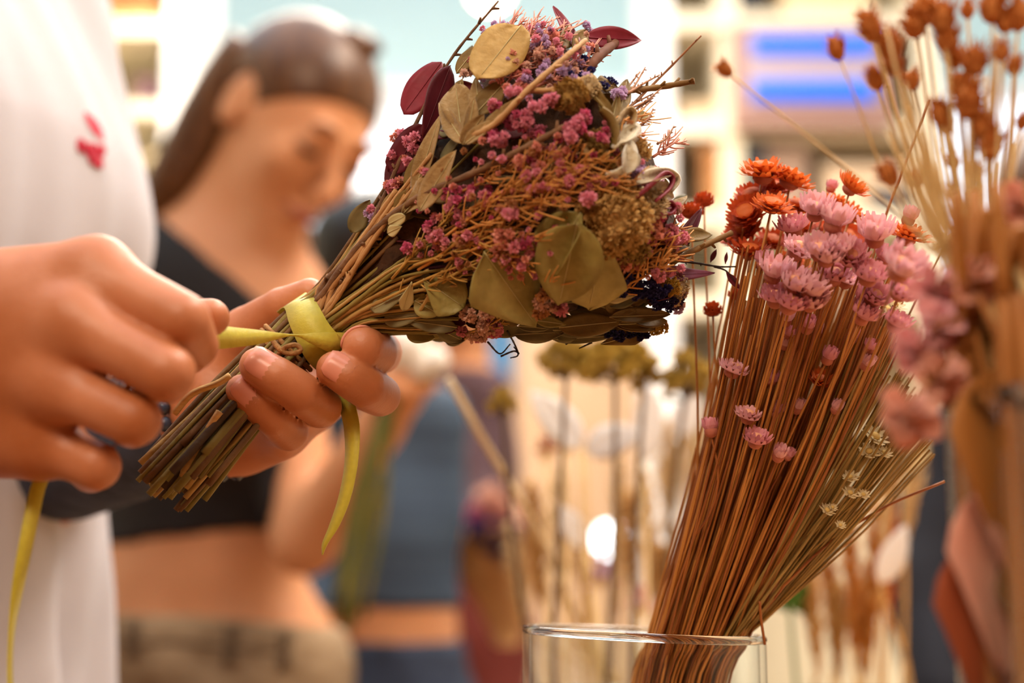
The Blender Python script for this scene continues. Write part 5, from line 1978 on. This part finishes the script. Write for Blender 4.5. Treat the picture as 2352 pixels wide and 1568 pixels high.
for i, (hx, hy, r, kind, d) in enumerate((
    (1910, 430, 18, 'bud0', .575), (1874, 480, 34, 'pink2', .520), (1917, 505, 36, 'pink2', .515), (1821, 520, 34, 'pink1', .545), (2010, 537, 38, 'pink2', .515), (1835, 570, 34, 'pink0', .525),
    (1881, 572, 32, 'pink2', .510), (1899, 590, 32, 'pink2', .510), (1924, 570, 32, 'pink2', .512), (1953, 588, 34, 'pink1', .515), (1917, 628, 34, 'pink1', .520), (1778, 624, 34, 'pink2', .520), (1824, 650, 34, 'pink2', .512),
    (1860, 663, 34, 'pink2', .512), (1781, 680, 32, 'pink1', .520), (1817, 692, 36, 'pink1', .512), (1862, 692, 32, 'pink2', .515), (1996, 630, 36, 'pink1', .510), (2072, 612, 46, 'pink2', .470), (2089, 498, 26, 'bud1', .535),
    (2010, 678, 32, 'pink1', .520), (1981, 684, 28, 'bud0', .525), (1985, 720, 32, 'pink1', .520), (2071, 668, 34, 'pink1', .500), (2060, 738, 30, 'pink1', .505), (1806, 730, 24, 'bud1', .535), (1856, 746, 26, 'bud0', .530), (1814, 767, 22, 'bud2', .538),
    (1803, 790, 20, 'bud1', .540), (1903, 820, 24, 'bud0', .535), (1999, 796, 22, 'bud2', .535), (1992, 834, 22, 'bud1', .535), (1685, 846, 31, 'pink0', .540), (1774, 870, 22, 'bud0', .545), (1719, 952, 27, 'pink0', .535), (1632, 982, 26, 'bud2', .545),
    (1785, 942, 24, 'bud0', .545), (1833, 934, 20, 'bud1', .545), (1921, 937, 20, 'bud1', .540), (1737, 1008, 28, 'pink1', .530), (1790, 1042, 24, 'bud1', .535), (1812, 1045, 16, 'bud0', .545), (1945, 640, 28, 'pink0', .530), (1750, 600, 26, 'bud0', .545), (2035, 590, 30, 'pink1', .520), (1960, 770, 22, 'bud0', .540), (1880, 760, 20, 'bud1', .545))):
    big = r >= 30
    single = {0: 'small pink bud above the orange flowers', 4: 'pink star flower with an open disc right of the orange flowers', 18: 'large blurred pink flower nearest the lens in the bunch', 19: 'small pink bud above the wide flat orange flower',
              32: 'open pink flower low on the left beside the straw stems', 34: 'open peach pink flower low on the left stems', 35: 'lowest left pink bud outside the straw stems', 39: 'round pink flower among the lower straw stems', 40: 'pink bud just right of the lowest round pink flower'}
    lab = single.get(i, 'open pink star flower in the thick of the bunch in the clear vase' if big else 'closed pink bud on a straw stem of the bunch in the clear vase')
    o = flower(kind, hx, hy, d, r, lab, PKG if big else 'pink buds in the clear vase', (rp_.uniform(-.3, .5), rp_.uniform(.2, .9), rp_.uniform(.1, .7)) if big else None, name='pink_flower', stem_m=rf_.choice([st_tan, st_rust]))
    if i not in single:
        (_open if big else _buds).append((hx, o))
ordinals(_open, 'open pink star flower, %s from the left in the thick of the clear vase bunch')
ordinals(_buds, 'closed pink bud, %s such bud from the left in the clear vase bunch')
_cream = []
for i, (hx, hy, r) in enumerate(((2171, 563, 34), (2039, 716, 30), (2009, 1004, 26), (1996, 1038, 20), (2030, 1040, 16), (1952, 1096, 16), (1952, 1132, 16), (1983, 1136, 12), (1899, 1172, 15), (1912, 1165, 10), (1930, 1206, 10), (2052, 700, 24))):
    o = flower('cream', hx, hy, .545 if i > 1 else .555, r,
           ('cream star flower at the far right top of the bunch', 'cream flower half hidden behind the pink buds at right', 'largest cream flower on the lower right straw stems')[i] if i < 3 else 'tiny cream flower on the lower right straw stems',
           'tiny cream flowers on the straw stems', (rp_.uniform(-.3, .3), .5, .6), name='cream_flower', stem_m=st_olive, u=np.clip((hx - 1750) / 330, -.9, .95))
    if i > 2:
        _cream.append((hx, o))
ordinals(_cream, 'tiny cream flower on the lower right straw stems, %s from the left')
# the mass of fine stems
for nm, ms, n, seed in (('straw_stems', st_tan, 230, 1), ('straw_stems', st_rust, 150, 2), ('straw_stems', st_olive, 130, 3)):
    rg = random.Random(seed)
    parts = []
    for i in range(n):
        if seed == 3:
            w = rg.uniform(.35, 1)
            hx, hy = 1900 + 260 * w + rg.uniform(-30, 10), 760 + 260 * w * w + rg.uniform(-60, 60)
        else:
            w = rg.uniform(-1, 1)
            hx, hy = 1890 + 185 * w, rg.uniform(560, 800)
        u = np.clip(w * .93 + rg.uniform(-.06, .06), -.97, .97)
        v = rg.uniform(-1, 1)
        d = .56 + .03 * v
        tip = P(hx, hy, d)
        rp, bp = rim_pt(u, v), base_pt(u, v)
        mid = rp * .5 + tip * .5 + np.array([.002 + rg.uniform(-.002, .002), 0, 0])
        dv = norm(tip - rp)
        parts.append(tube(catmull([bp, rp - dv * .035, rp, mid, tip], 14), np.linspace(.00062, .0004, 14), 4, cap=False))
    V, F = merge(parts)
    o = mobj(nm, V, F, ms)
    tag(o, {1: 'mass of fine tan flower stems standing in the clear vase', 2: 'mass of fine rust brown flower stems standing in the clear vase', 3: 'mass of fine olive stems leaning right in the clear vase'}[seed], 'stems', kind='stuff')
# one long stray stem to the right and hair-fine straws beside the globes
for pts, lab in (([(1800, 1345), (1900, 1250), (2030, 1165), (2170, 1105)], 'single stray stem arching right from the clear vase'),
                 ([(1757, 1480), (1748, 1420), (1745, 1380)], 'short fine straw at the right rim of the clear vase'),
                 ([(1990, 640), (2040, 480), (2090, 350), (2135, 230)], 'bare straw leaning right above the pink flowers')):
    C = catmull([P(x, y, .56) for x, y in pts], 14)
    V, F = tube(np.vstack([[rim_pt(.9, 0)], C]) if pts[0][1] < 1400 else C, .0006, 5)
    tag(mobj('straw', V, F, st_rust), lab, 'stem')

# ============================================================ near vase at the right edge with grasses
NV = P(2575, 925, .385)
NVH = NV[2] - TZ
NV[2] = TZ
vase('glass_vase', NV, .046, NVH, 'tall glass vase at the right edge, out of focus', wall=.003)
gr_head = mat('grass_head_brown', (196, 110, 46), (218, 140, 70), scale=200, rough=.9, bump=.5, bscale=500, leaf=.2)
gr_stem = mat('grass_stem', (206, 164, 100), (222, 184, 124), scale=80, rough=.6)


def spindle(c, ax, r, l, m, parent, nm='seed_head', n=60, seed=0):
    """fluffy seed head: an ovoid core covered by short blades"""
    rg = random.Random(seed)
    ax = norm(ax)
    s = norm(np.cross(ax, [.3, .8, .5]))
    b = np.cross(ax, s)
    parts = []
    V, F = lathe([(.0005, -l * .5), (r * .6, -l * .38), (r * .85, -l * .1), (r * .75, l * .2), (r * .4, l * .4), (.0005, l * .5)], 10, close=False)
    parts.append((c + V[:, :1] * s + V[:, 1:2] * b + V[:, 2:3] * ax, F))
    for i in range(n):
        t = rg.uniform(-.45, .42)
        a = rg.uniform(0, 6.28)
        rr = r * math.sqrt(max(.05, 1 - (2 * t) ** 2))
        d = s * math.cos(a) + b * math.sin(a)
        p = c + ax * l * t + d * rr * .7
        q = p + (ax * .8 + d * .7) * r * .9
        w = np.cross(d, ax) * r * .16
        parts.append((np.array([p - w, p + w, q + w * .2, q - w * .2]), [[0, 1, 2, 3]]))
    V, F = merge(parts)
    return mobj(nm, V, F, m, parent, False)


for i, (x, y, d, lean, r) in enumerate((
    (1665, 160, .44, -.5, 20), (1920, 112, .44, -.4, 22), (2012, 182, .43, -.1, 24), (2092, 186, .44, .05, 22), (2000, 62, .42, -.2, 30), (2045, 105, .42, -.1, 34), (2055, 150, .43, 0, 26), (2120, 25, .43, .0, 34), (2100, 60, .43, -.1, 30),
    (2165, 40, .42, .05, 34), (2175, 90, .42, .05, 30), (2222, 22, .43, .1, 18), (2190, 130, .43, .1, 26), (2238, 140, .42, .1, 34), (2225, 235, .41, .0, 38), (2160, 260, .42, -.1, 26), (2172, 290, .43, .1, 20), (2255, 290, .41, .0, 28),
    (2275, 330, .41, .15, 34), (2240, 395, .43, .15, 22), (2190, 372, .44, .05, 18), (2190, 445, .44, .1, 20), (2100, 412, .44, .2, 20), (2042, 402, .42, -.3, 26), (2280, 15, .42, .1, 34), (2310, 50, .42, .1, 26), (2340, 35, .42, .2, 30), (2300, 120, .41, .1, 22), (2330, 150, .42, .2, 20), (2348, 280, .43, .1, 16), (2205, 190, .42, 0, 24))):
    tip = P(x, y, d)
    lab = {0: 'brown grass head farthest left, alone against the white shelf', 1: 'brown grass head alone in front of the blue sign', 23: 'blurred brown grass head low beside the bare straw'}.get(
        i, 'brown tufted grass head in the group at the upper right corner')
    bp = NV + np.array([rf_.uniform(-.018, .018), rf_.uniform(-.018, .018), .014])
    rp = NV + np.array([rf_.uniform(-.036, .0), rf_.uniform(-.025, .025), NVH])
    t = thing('grass_stalk', bp, lab, 'dried grass', 'brown grass heads at the upper right')
    if i not in (0, 1, 23):
        _grass.append((x, t))
    mid = P(x + (2290 - x) * (.52 if x > 1900 else .68), y + (660 - y) * (.8 if x > 1900 else .72), d - .01)
    C = catmull([bp, rp, mid, tip], 18)
    V, F = tube(C, np.linspace(.0009, .0005, 18) * (1 if x > 1950 else .7), 5)
    mobj('stem', V, F, gr_stem, t)
    s = r * d / FPX
    spindle(tip, norm(C[-1] - C[-3]), s, s * rf_.uniform(2.0, 2.7), gr_head, t, seed=i, n=70)
ordinals(_grass, 'brown tufted grass head, %s from the left of the upper right group')
# extra pale bare grass straws
rg = random.Random(77)
for i in range(34):
    x, y = rg.uniform(2010, 2340), rg.uniform(60, 420)
    d = rg.uniform(.41, .46)
    bp = NV + np.array([rg.uniform(-.02, .02), rg.uniform(-.02, .02), .014])
    rp = NV + np.array([rg.uniform(-.038, .0), rg.uniform(-.025, .025), NVH])
    tip = P(x, y, d)
    V, F = tube(catmull([bp, rp, P(x + (2290 - x) * .5, y + (660 - y) * .8, d - .01), tip], 14), np.linspace(.0008, .0004, 14), 5)
    tag(mobj('grass_straw', V, F, gr_stem), 'pale bare grass straw rising from the near vase at the right edge', 'dried grass', 'bare grass straws at the right edge')

pe = mat('petal_peach', (238, 170, 144), (244, 188, 164), scale=60, rough=.8, leaf=.4)
pe2 = mat('petal_dusty', (238, 166, 164), (244, 184, 180), scale=60, rough=.8, leaf=.4)
reed = mat('reed_brown', (150, 88, 30), (176, 112, 46), scale=50, rough=.7, stretch=(1, 1, .15))
# blurred peach and pink blooms
for i, (x, y, d, r, m, lab) in enumerate((
    (2150, 660, .40, 70, pe2, 'soft pink bloom behind the upper left of the near reeds'), (2105, 800, .385, 70, pe2, 'soft pink bloom at the left of the near vase'),
    (2085, 950, .375, 82, pe, 'large peach bloom hanging over the left side of the near vase'), (2160, 860, .38, 70, pe, 'peach bloom between the pink one and the near reeds'),
    (2235, 640, .38, 74, pe, 'peach bloom in front of the near reeds'), (2345, 470, .39, 66, pe, 'peach bloom at the right edge beside the grasses'), (2160, 740, .385, 70, pe2, 'dusty pink bloom just left of the near reeds'))):
    c = P(x, y, d)
    bp = NV + np.array([rg.uniform(-.02, .02), rg.uniform(-.02, .02), .014])
    t = thing('peach_bloom', bp, lab, 'flower', 'peach blooms at the right edge')
    rp = NV + np.array([-.038 + .008 * i * .5, rg.uniform(-.015, .015), NVH])
    V, F = tube(catmull([bp, rp, rp * .4 + c * .6 + UP * .012, c], 14), .0012, 5)
    mobj('stem', V, F, reed, t)
    s = r * d / FPX
    for k in range(9):
        a = k * 2.4
        e = .35 + .65 * (k % 3) / 2
        dirv = norm(RGT * math.cos(a) * e + UP * math.sin(a) * e - FWD * (1.1 - e) + RGT * -.15)
        V, F = leaf_mesh(c, c + dirv * s * rg.uniform(.9, 1.25), s * .95, norm(-FWD + UP * .4) + .01, .4, rg.uniform(-.3, .6), rg.uniform(-.4, .4), 'wedge', seed=k, nu=7, nv=5)
        mobj('petal', V, F, m, t)
# brown reeds crowding the near vase
for i in range(46):
    x = 2195 + i * 8 + rg.uniform(-8, 8)
    y = rg.uniform(430, 640) - (x - 2200) * .25
    d = rg.uniform(.37, .41)
    tip = P(x + rg.uniform(-8, 25), y, d)
    bp = NV + np.array([rg.uniform(-.03, .01), rg.uniform(-.02, .02), .014])
    rp = NV + np.array([(x - 2575) * .385 / FPX + rg.uniform(-.002, .002), 0, NVH])
    rp[0] = max(rp[0], NV[0] - .0415)
    rp[1] = NV[1] + rg.uniform(-1, 1) * math.sqrt(max(0, .0418 ** 2 - (rp[0] - NV[0]) ** 2))
    bp[0] = NV[0] + (rp[0] - NV[0]) * .9
    bp[1] = NV[1] + (rp[1] - NV[1]) * .9
    V, F = tube(catmull([bp, rp, rp * .5 + tip * .5, tip], 12), np.linspace(.0030, .0017, 12), 7)
    tag(mobj('dried_reed', V, F, reed), 'thick brown reed in the crowded vase at the right edge', 'reed', 'brown reeds at the right edge')
# tan paper lining in the near vase
Vl, Fl = lathe([(.0395, .016), (.0400, NVH * .35), (.0405, NVH * .62), (.0400, NVH * .63), (.0390, .018)], 40, NV, close=True)
Vl[:, :2] += np.stack([.0012 * np.sin(Vl[:, 2] * 60), .0012 * np.cos(Vl[:, 2] * 50)], 1)
tag(mobj('paper_lining', Vl, Fl, mat('lining_tan', (206, 132, 72), (222, 152, 92), scale=14, rough=.8, bump=.3)), 'tan paper lining inside the near vase at the right edge', 'paper')
for i, (x, y, r, m, nm, lab) in enumerate(((2290, 1200, 100, pe, 'peach', 'large peach leaf inside the near vase'), (2230, 1330, 90, pe, 'peach', 'lower peach leaf inside the near vase'), (2340, 1420, 110, mat('leaf_umber', (120, 84, 44), rough=.8), 'brown', 'umber leaf low inside the near vase'), (2235, 1060, 60, reed, 'brown', 'brown leaf just under the rim of the near vase'), (2200, 1450, 70, mat('leaf_rust', (150, 70, 34), rough=.8), 'rust', 'rust leaf at the lower left inside the near vase'))):
    c = P(x + 60, y, .372)
    t = leaf_mesh(c - (0, 0, .026), c + RGT * .004 + UP * .026, .036, -FWD + RGT * .2, .3, .3, .3, 'wedge', seed=i, nu=9, nv=7)
    tag(mobj('dried_leaf', *t, m), lab, 'leaf')

# ============================================================ middle distance: yarrow, lunaria, grasses
YD = .92
def stand(name, px, py, d, r, label):
    c = P(px, py, d)
    h = c[2] - TZ
    c[2] = TZ
    vase(name, c, r, h, label, wall=.0025)
    return c, h


y_c, y_h = stand('glass_vase', 1380, 1590, YD, .05, 'glass vase of yarrow standing behind the star flower vase')
ylw = mat('yarrow_gold', (198, 164, 70), (220, 188, 98), scale=200, rough=.9, bump=.5, bscale=400)
y_st = mat('yarrow_stem', (84, 66, 52), (110, 90, 72), scale=60, rough=.8, bump=.4)


def umbel(px, py, d, rx, ry, base, rim, label, m=ylw, stem_m=y_st, n=60, sr=.0022, group='yarrow heads', name='yarrow', cat='flower'):
    c = P(px, py, d)
    t = thing(name, base, label, cat, group)
    V, F = tube(catmull([base, rim, (rim + c) / 2 + RGT * rf_.uniform(-.004, .004), c - (0, 0, ry * d / FPX * .6)], 14), np.linspace(sr, sr * .7, 14), 7)
    mobj('stem', V, F, stem_m, t)
    src = bl_me[(3, 0)]
    sv = np.array([v.co for v in src.vertices])
    sf = [list(pl.vertices) for pl in src.polygons]
    parts, rays = [], []
    fork = c - (0, 0, ry * d / FPX * 1.1)
    for i in range(n):
        a, q = i * 2.39996, math.sqrt((i + .5) / n)
        p = c + (RGT * rx * q * math.cos(a) + np.array([0, 1, 0]) * rx * .7 * q * math.sin(a) + np.array([0, 0, 1]) * ry * (.6 - q * q * 1.0 + rf_.uniform(-.55, .55))) * d / FPX
        parts.append((sv * max(4, rx * .17) * d / FPX * rf_.uniform(.8, 1.3) + p, sf))
        if i % 4 == 0:
            rays.append(tube([fork, p], .0008, 4))
    V, F = merge(parts)
    o = mobj('flower_head', V, F, m, t, False)
    o['kind'] = 'stuff'
    V, F = merge(rays)
    o = mobj('flower_stalk', V, F, stem_m, t, False)
    o['kind'] = 'stuff'
    return t


def yb(x):
    return y_c + np.array([x * .5, 0, .014]), y_c + np.array([x, 0, y_h])


for px, py, rx, ry, xo, lab in ((1300, 822, 62, 46, -.030, 'olive yellow yarrow head left of the largest one, under the bouquet'), (1412, 832, 100, 46, .004, 'largest olive yellow yarrow head under the bouquet'),
                                (1155, 922, 34, 38, -.042, 'small yarrow head farthest left above the vase rim'), (1575, 862, 58, 56, .040, 'yarrow head at the right, next to the star flower stems'), (1480, 860, 30, 24, .02, 'small yarrow head between the two right ones')):
    b_, r_ = yb(xo)
    umbel(px, py, YD, rx, ry, b_, r_, lab)
# lunaria-like white pods
wht = mat('pod_white', (246, 240, 236), (252, 248, 246), scale=30, rough=.5, leaf=.4)


def pods(lst, base, rim, d, label, m=wht, stem_m=gr_stem, name='white_pod_stem', cat='dried plant', group=None):
    t = thing(name, base, label, cat, group)
    x, y = lst[0][0], lst[0][1]
    V, F = tube(catmull([base, rim, P(x, y, d)], 12), .0012, 6)
    mobj('stem', V, F, stem_m, t)
    for k, (x0, y0, x1, y1, w) in enumerate(lst):
        V, F = leaf_mesh(P(x0, y0, d), P(x1, y1, d - .005), 1.3 * w * d / FPX, -FWD + UP * .3 + RGT * .2 * (-1) ** k, .2, .2, .2, 'oval', seed=k)
        mobj('pod', V, F, m, t)
    return t


b_, r_ = yb(-.01)
pods([(1335, 1030, 1225, 895, 66)], b_, r_, .98, 'large white papery pod slanting behind the yarrow stems')
pods([(1345, 1035, 1470, 985, 62)], b_ + .004, r_ + (.006, 0, 0), 1.0, 'white papery pod lying almost level behind the yarrow')
b_, r_ = yb(.03)
pods([(1480, 1060, 1500, 880, 60), (1560, 1000, 1600, 900, 60)], b_, r_, 1.08, 'pair of pale upright pods right of the yarrow stems')
pods([(1345, 1260, 1290, 1160, 46)], b_ - (.03, 0, 0), r_ - (.03, 0, 0), 1.02, 'small white pod lower down beside the yarrow stems')
# pale plumes
plume_m = mat('plume_beige', (216, 182, 132), (230, 202, 158), scale=120, rough=.95, leaf=.35)
plume_m2 = mat('plume_tan', (196, 146, 84), (212, 168, 106), scale=120, rough=.95, leaf=.35)
plume_m3 = mat('plume_amber', (186, 116, 48), (204, 140, 68), scale=120, rough=.95, leaf=.35)
g_c, g_h = stand('glass_vase', 1560, 1600, 1.10, .06, 'glass vase of pale plumes behind the yarrow')
a_c, a_h = stand('glass_vase', 1960, 1600, 1.02, .055, 'glass vase of amber grasses at the right of the star flowers')


def plume(px0, py0, px1, py1, w, d, base, rim, m, label, group, seed):
    a, b = P(px0, py0, d), P(px1, py1, d)
    t = thing('plume', base, label, 'dried grass', group)
    V, F = tube(catmull([base, rim, a, b], 14), .0016, 5)
    mobj('stem', V, F, gr_stem, t)
    rg_ = random.Random(seed)
    ax = b - a
    L = np.linalg.norm(ax)
    ax = ax / L
    s = norm(np.cross(ax, FWD))
    u = np.cross(ax, s)
    parts = []
    ww = w * d / FPX
    for i in range(170):
        tt = rg_.uniform(0, .95)
        an = rg_.uniform(0, 6.28)
        dr = s * math.cos(an) + u * math.sin(an)
        p = a + ax * L * tt
        l = ww * .5 * math.sin(math.pi * (.12 + .8 * tt)) * rg_.uniform(.7, 1.2)
        q = p + dr * l + ax * l * 1.6
        wd = np.cross(dr, ax) * .0026
        parts.append((np.array([p - wd, p + wd, q + wd * .3, q - wd * .3]), [[0, 1, 2, 3]]))
    V, F = merge(parts)
    o = mobj('feathery_head', V, F, m, t, False)
    o['kind'] = 'stuff'
    return t


_pl = {}
for i, (x0, y0, x1, y1, w, m) in enumerate(((1540, 1330, 1535, 960, 80, plume_m), (1600, 1300, 1640, 930, 80, plume_m), (1500, 1380, 1480, 1080, 60, plume_m), (1580, 1250, 1580, 880, 60, plume_m), (1640, 1200, 1680, 850, 70, plume_m),
                                            (1460, 1400, 1440, 1120, 60, plume_m2), (1250, 1400, 1220, 1100, 70, plume_m2), (1300, 1420, 1285, 1080, 80, plume_m), (1350, 1440, 1330, 1180, 50, plume_m2), (1210, 1440, 1170, 1200, 60, plume_m),
                                            (1420, 1420, 1420, 1040, 60, plume_m), (1530, 1500, 1520, 1250, 80, plume_m2))):
    cx, rad = g_c, .045
    u_ = np.clip((x0 - 1560) * 1.1 / FPX, -rad, rad)
    base = g_c + np.array([u_ * .6, 0, .014])
    rim = g_c + np.array([u_, rf_.uniform(-.02, .02), g_h])
    o = plume(x0, y0, x1, y1, w, rf_.uniform(1.06, 1.2), base, rim, m, ('pale plume behind the yarrow and star flowers' if m is plume_m else 'tan plume behind the yarrow and star flowers'), 'pale plumes behind the yarrow', i)
    _pl.setdefault('pale plume behind the yarrow, %s of its kind from the left' if m is plume_m else 'tan plume behind the yarrow, %s of its kind from the left', []).append((x1, o))
for i, (x0, y0, x1, y1, w, m) in enumerate(((1960, 1500, 1950, 1120, 60, plume_m3), (1920, 1500, 1890, 1180, 60, plume_m3), (2000, 1500, 2010, 1150, 60, plume_m3), (2040, 1450, 2050, 1130, 44, mat('plume_orange', (214, 132, 72), rough=.95, leaf=.3)), (1880, 1540, 1860, 1300, 60, plume_m2),
                                            (2080, 1240, 2110, 1000, 60, plume_m), (2030, 1250, 2050, 1010, 50, plume_m), (1985, 1560, 1980, 1330, 70, plume_m3), (1925, 1560, 1925, 1340, 60, plume_m2))):
    u_ = np.clip((x0 - 1960) * 1.02 / FPX, -.04, .04)
    base = a_c + np.array([u_ * .6, 0, .014])
    rim = a_c + np.array([u_, rf_.uniform(-.02, .02), a_h])
    o = plume(x0, y0, x1, y1, w, rf_.uniform(.98, 1.06), base, rim, m, {plume_m3: 'amber plume right of the star flower stems', plume_m2: 'short tan plume at the lower right of the star flower stems', plume_m: 'pale plume in front of the navy top'}.get(m, 'orange plume right of the amber ones'), 'plumes right of the star flowers', 40 + i)
    tx = {plume_m3: 'amber plume right of the star flower stems, %s from the left', plume_m2: 'short tan plume at the lower right of the star flowers, %s from the left', plume_m: 'pale plume in front of the navy top, %s from the left'}.get(m)
    if tx:
        _pl.setdefault(tx, []).append((x1, o))
for tx, it in _pl.items():
    ordinals(it, tx)
base, rim = a_c + (.02, 0, .014), a_c + (.042, 0, a_h)
pods([(2020, 1340, 2085, 1210, 50)], base, rim, .96, 'white pod in front of the navy top at the right')
pods([(2080, 1080, 2130, 1000, 44)], base - (.006, 0, 0), rim - (.006, 0, 0), 1.0, 'cream pod high at the right beside the peach bloom', m=mat('pod_cream', (230, 214, 176), rough=.6, leaf=.3))
# green leafy sprig
grn = mat('leaf_green', (70, 118, 40), (98, 142, 58), scale=40, rough=.55, leaf=.3)
t = thing('green_sprig', a_c + (-.03, 0, .014), 'small fresh green sprig right of the star flower stems', 'plant')
V, F = tube(catmull([a_c + (-.03, 0, .014), a_c + (-.040, 0, a_h), P(1815, 1400, 1.0)], 10), .0015, 6)
mobj('stem', V, F, grn, t)
for k in range(16):
    a = k * 2.4
    c = P(1815, 1400, 1.0)
    e = c + (RGT * math.cos(a) * .016 + UP * (.006 + .018 * abs(math.sin(a * .7))) + FWD * math.sin(a) * .01)
    V, F = leaf_mesh(c + (e - c) * .1, e, .012, -FWD + UP * .5, .2, .3, 0, 'oval', seed=k, nu=7, nv=5)
    mobj('leaf', V, F, grn, t)
# diagonal reed left and small coloured blooms
C = catmull([g_c + (-.03, 0, .014), g_c + (-.052, 0, g_h), P(1330, 1430, 1.0), P(1240, 1230, .96), P(1110, 1010, .92), P(1030, 870, .9)], 22)
V, F = tube(C, np.linspace(.0032, .0022, 22), 8)
tag(mobj('dried_reed', V, F, mat('reed_pale', (206, 178, 136), (220, 196, 158), scale=50, rough=.7)), 'pale reed slanting up to the left behind the clear vase', 'reed')
for px, py, d, r, m, lab, nm in ((1255, 1030, 1.05, 26, mat('bloom_red', (186, 70, 60), (200, 90, 76), scale=100, rough=.8), 'small red bloom under the slanting white pod', 'red'),
                                 (1382, 1312, 1.02, 34, pinks[5], 'lilac bloom between the yarrow stems', 'lilac'), (1475, 1380, 1.02, 28, pk, 'small pale pink bloom near the vase rim', 'pink'),
                                 (1300, 1010, 1.08, 30, mat('bloom_straw', (226, 196, 130), rough=.8), 'straw coloured bloom beside the red one', 'straw')):
    u_ = np.clip((px - 1380) * YD / FPX, -.04, .04)
    umbel(px, py, d, r, r * 1.2, y_c + (u_ * .6, .0, .014), y_c + (u_, .01, y_h), lab, m=m, stem_m=gr_stem, n=26, sr=.0014, group=None, name='dried_bloom')
# kraft-paper bouquet carried in the background
kd = 2.15
kb = thing('wrapped_bouquet', P(1150, 1440, kd), 'kraft paper bouquet with magenta and purple flowers behind the vases', 'bouquet')
kraft = mat('kraft_paper', (184, 132, 78), (200, 150, 96), scale=20, rough=.85, bump=.3)
top, bot = P(1135, 1215, kd), P(1165, 1480, kd)
Vk, Fk, n1, n2 = [], [], 24, 8
for i in range(n2):
    f_ = i / (n2 - 1)
    c = bot + (top - bot) * f_
    for j in range(n1):
        a = 2 * math.pi * j / n1
        r_ = (.018 + .062 * f_) * (1 + .08 * math.sin(5 * a + f_ * 3))
        Vk.append(c + RGT * r_ * math.cos(a) + FWD * r_ * .8 * math.sin(a) + UP * .014 * f_ * math.sin(3 * a))
for i in range(n2 - 1):
    for j in range(n1):
        Fk.append([i * n1 + j, i * n1 + (j + 1) % n1, (i + 1) * n1 + (j + 1) % n1, (i + 1) * n1 + j])
Fk.append(list(range(n1)))
mobj('paper_wrap', Vk, Fk, kraft, kb)
for i, (x, y, mi) in enumerate(((1085, 1195, 1), (1110, 1170, 0), (1140, 1175, 2), (1165, 1195, 0), (1120, 1205, 1), (1150, 1225, 6), (1130, 1250, 6), (1175, 1230, 6), (1100, 1220, 6), (1150, 1260, 6), (1160, 1175, 4), (1125, 1145, 4))):
    o = link('blossom', bl_me[(mi, i % 2)], kb)
    o.location = tuple(P(x, y, kd - .05 if mi == 6 else kd - .02) - np.array(kb.location))
    o.scale = (.021,) * 3
# glowing globe on a made-up stand, in place of a blurred specular highlight
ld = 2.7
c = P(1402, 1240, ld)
lp = thing('glint_globe', (c[0], c[1], 0), 'small round glowing globe standing in for a bright glint far behind the yarrow stems', 'lamp')
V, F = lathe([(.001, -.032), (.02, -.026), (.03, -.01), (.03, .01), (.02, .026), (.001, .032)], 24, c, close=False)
mobj('globe', V, F, mat('glint_white', (240, 250, 255), emit=4.0), lp)
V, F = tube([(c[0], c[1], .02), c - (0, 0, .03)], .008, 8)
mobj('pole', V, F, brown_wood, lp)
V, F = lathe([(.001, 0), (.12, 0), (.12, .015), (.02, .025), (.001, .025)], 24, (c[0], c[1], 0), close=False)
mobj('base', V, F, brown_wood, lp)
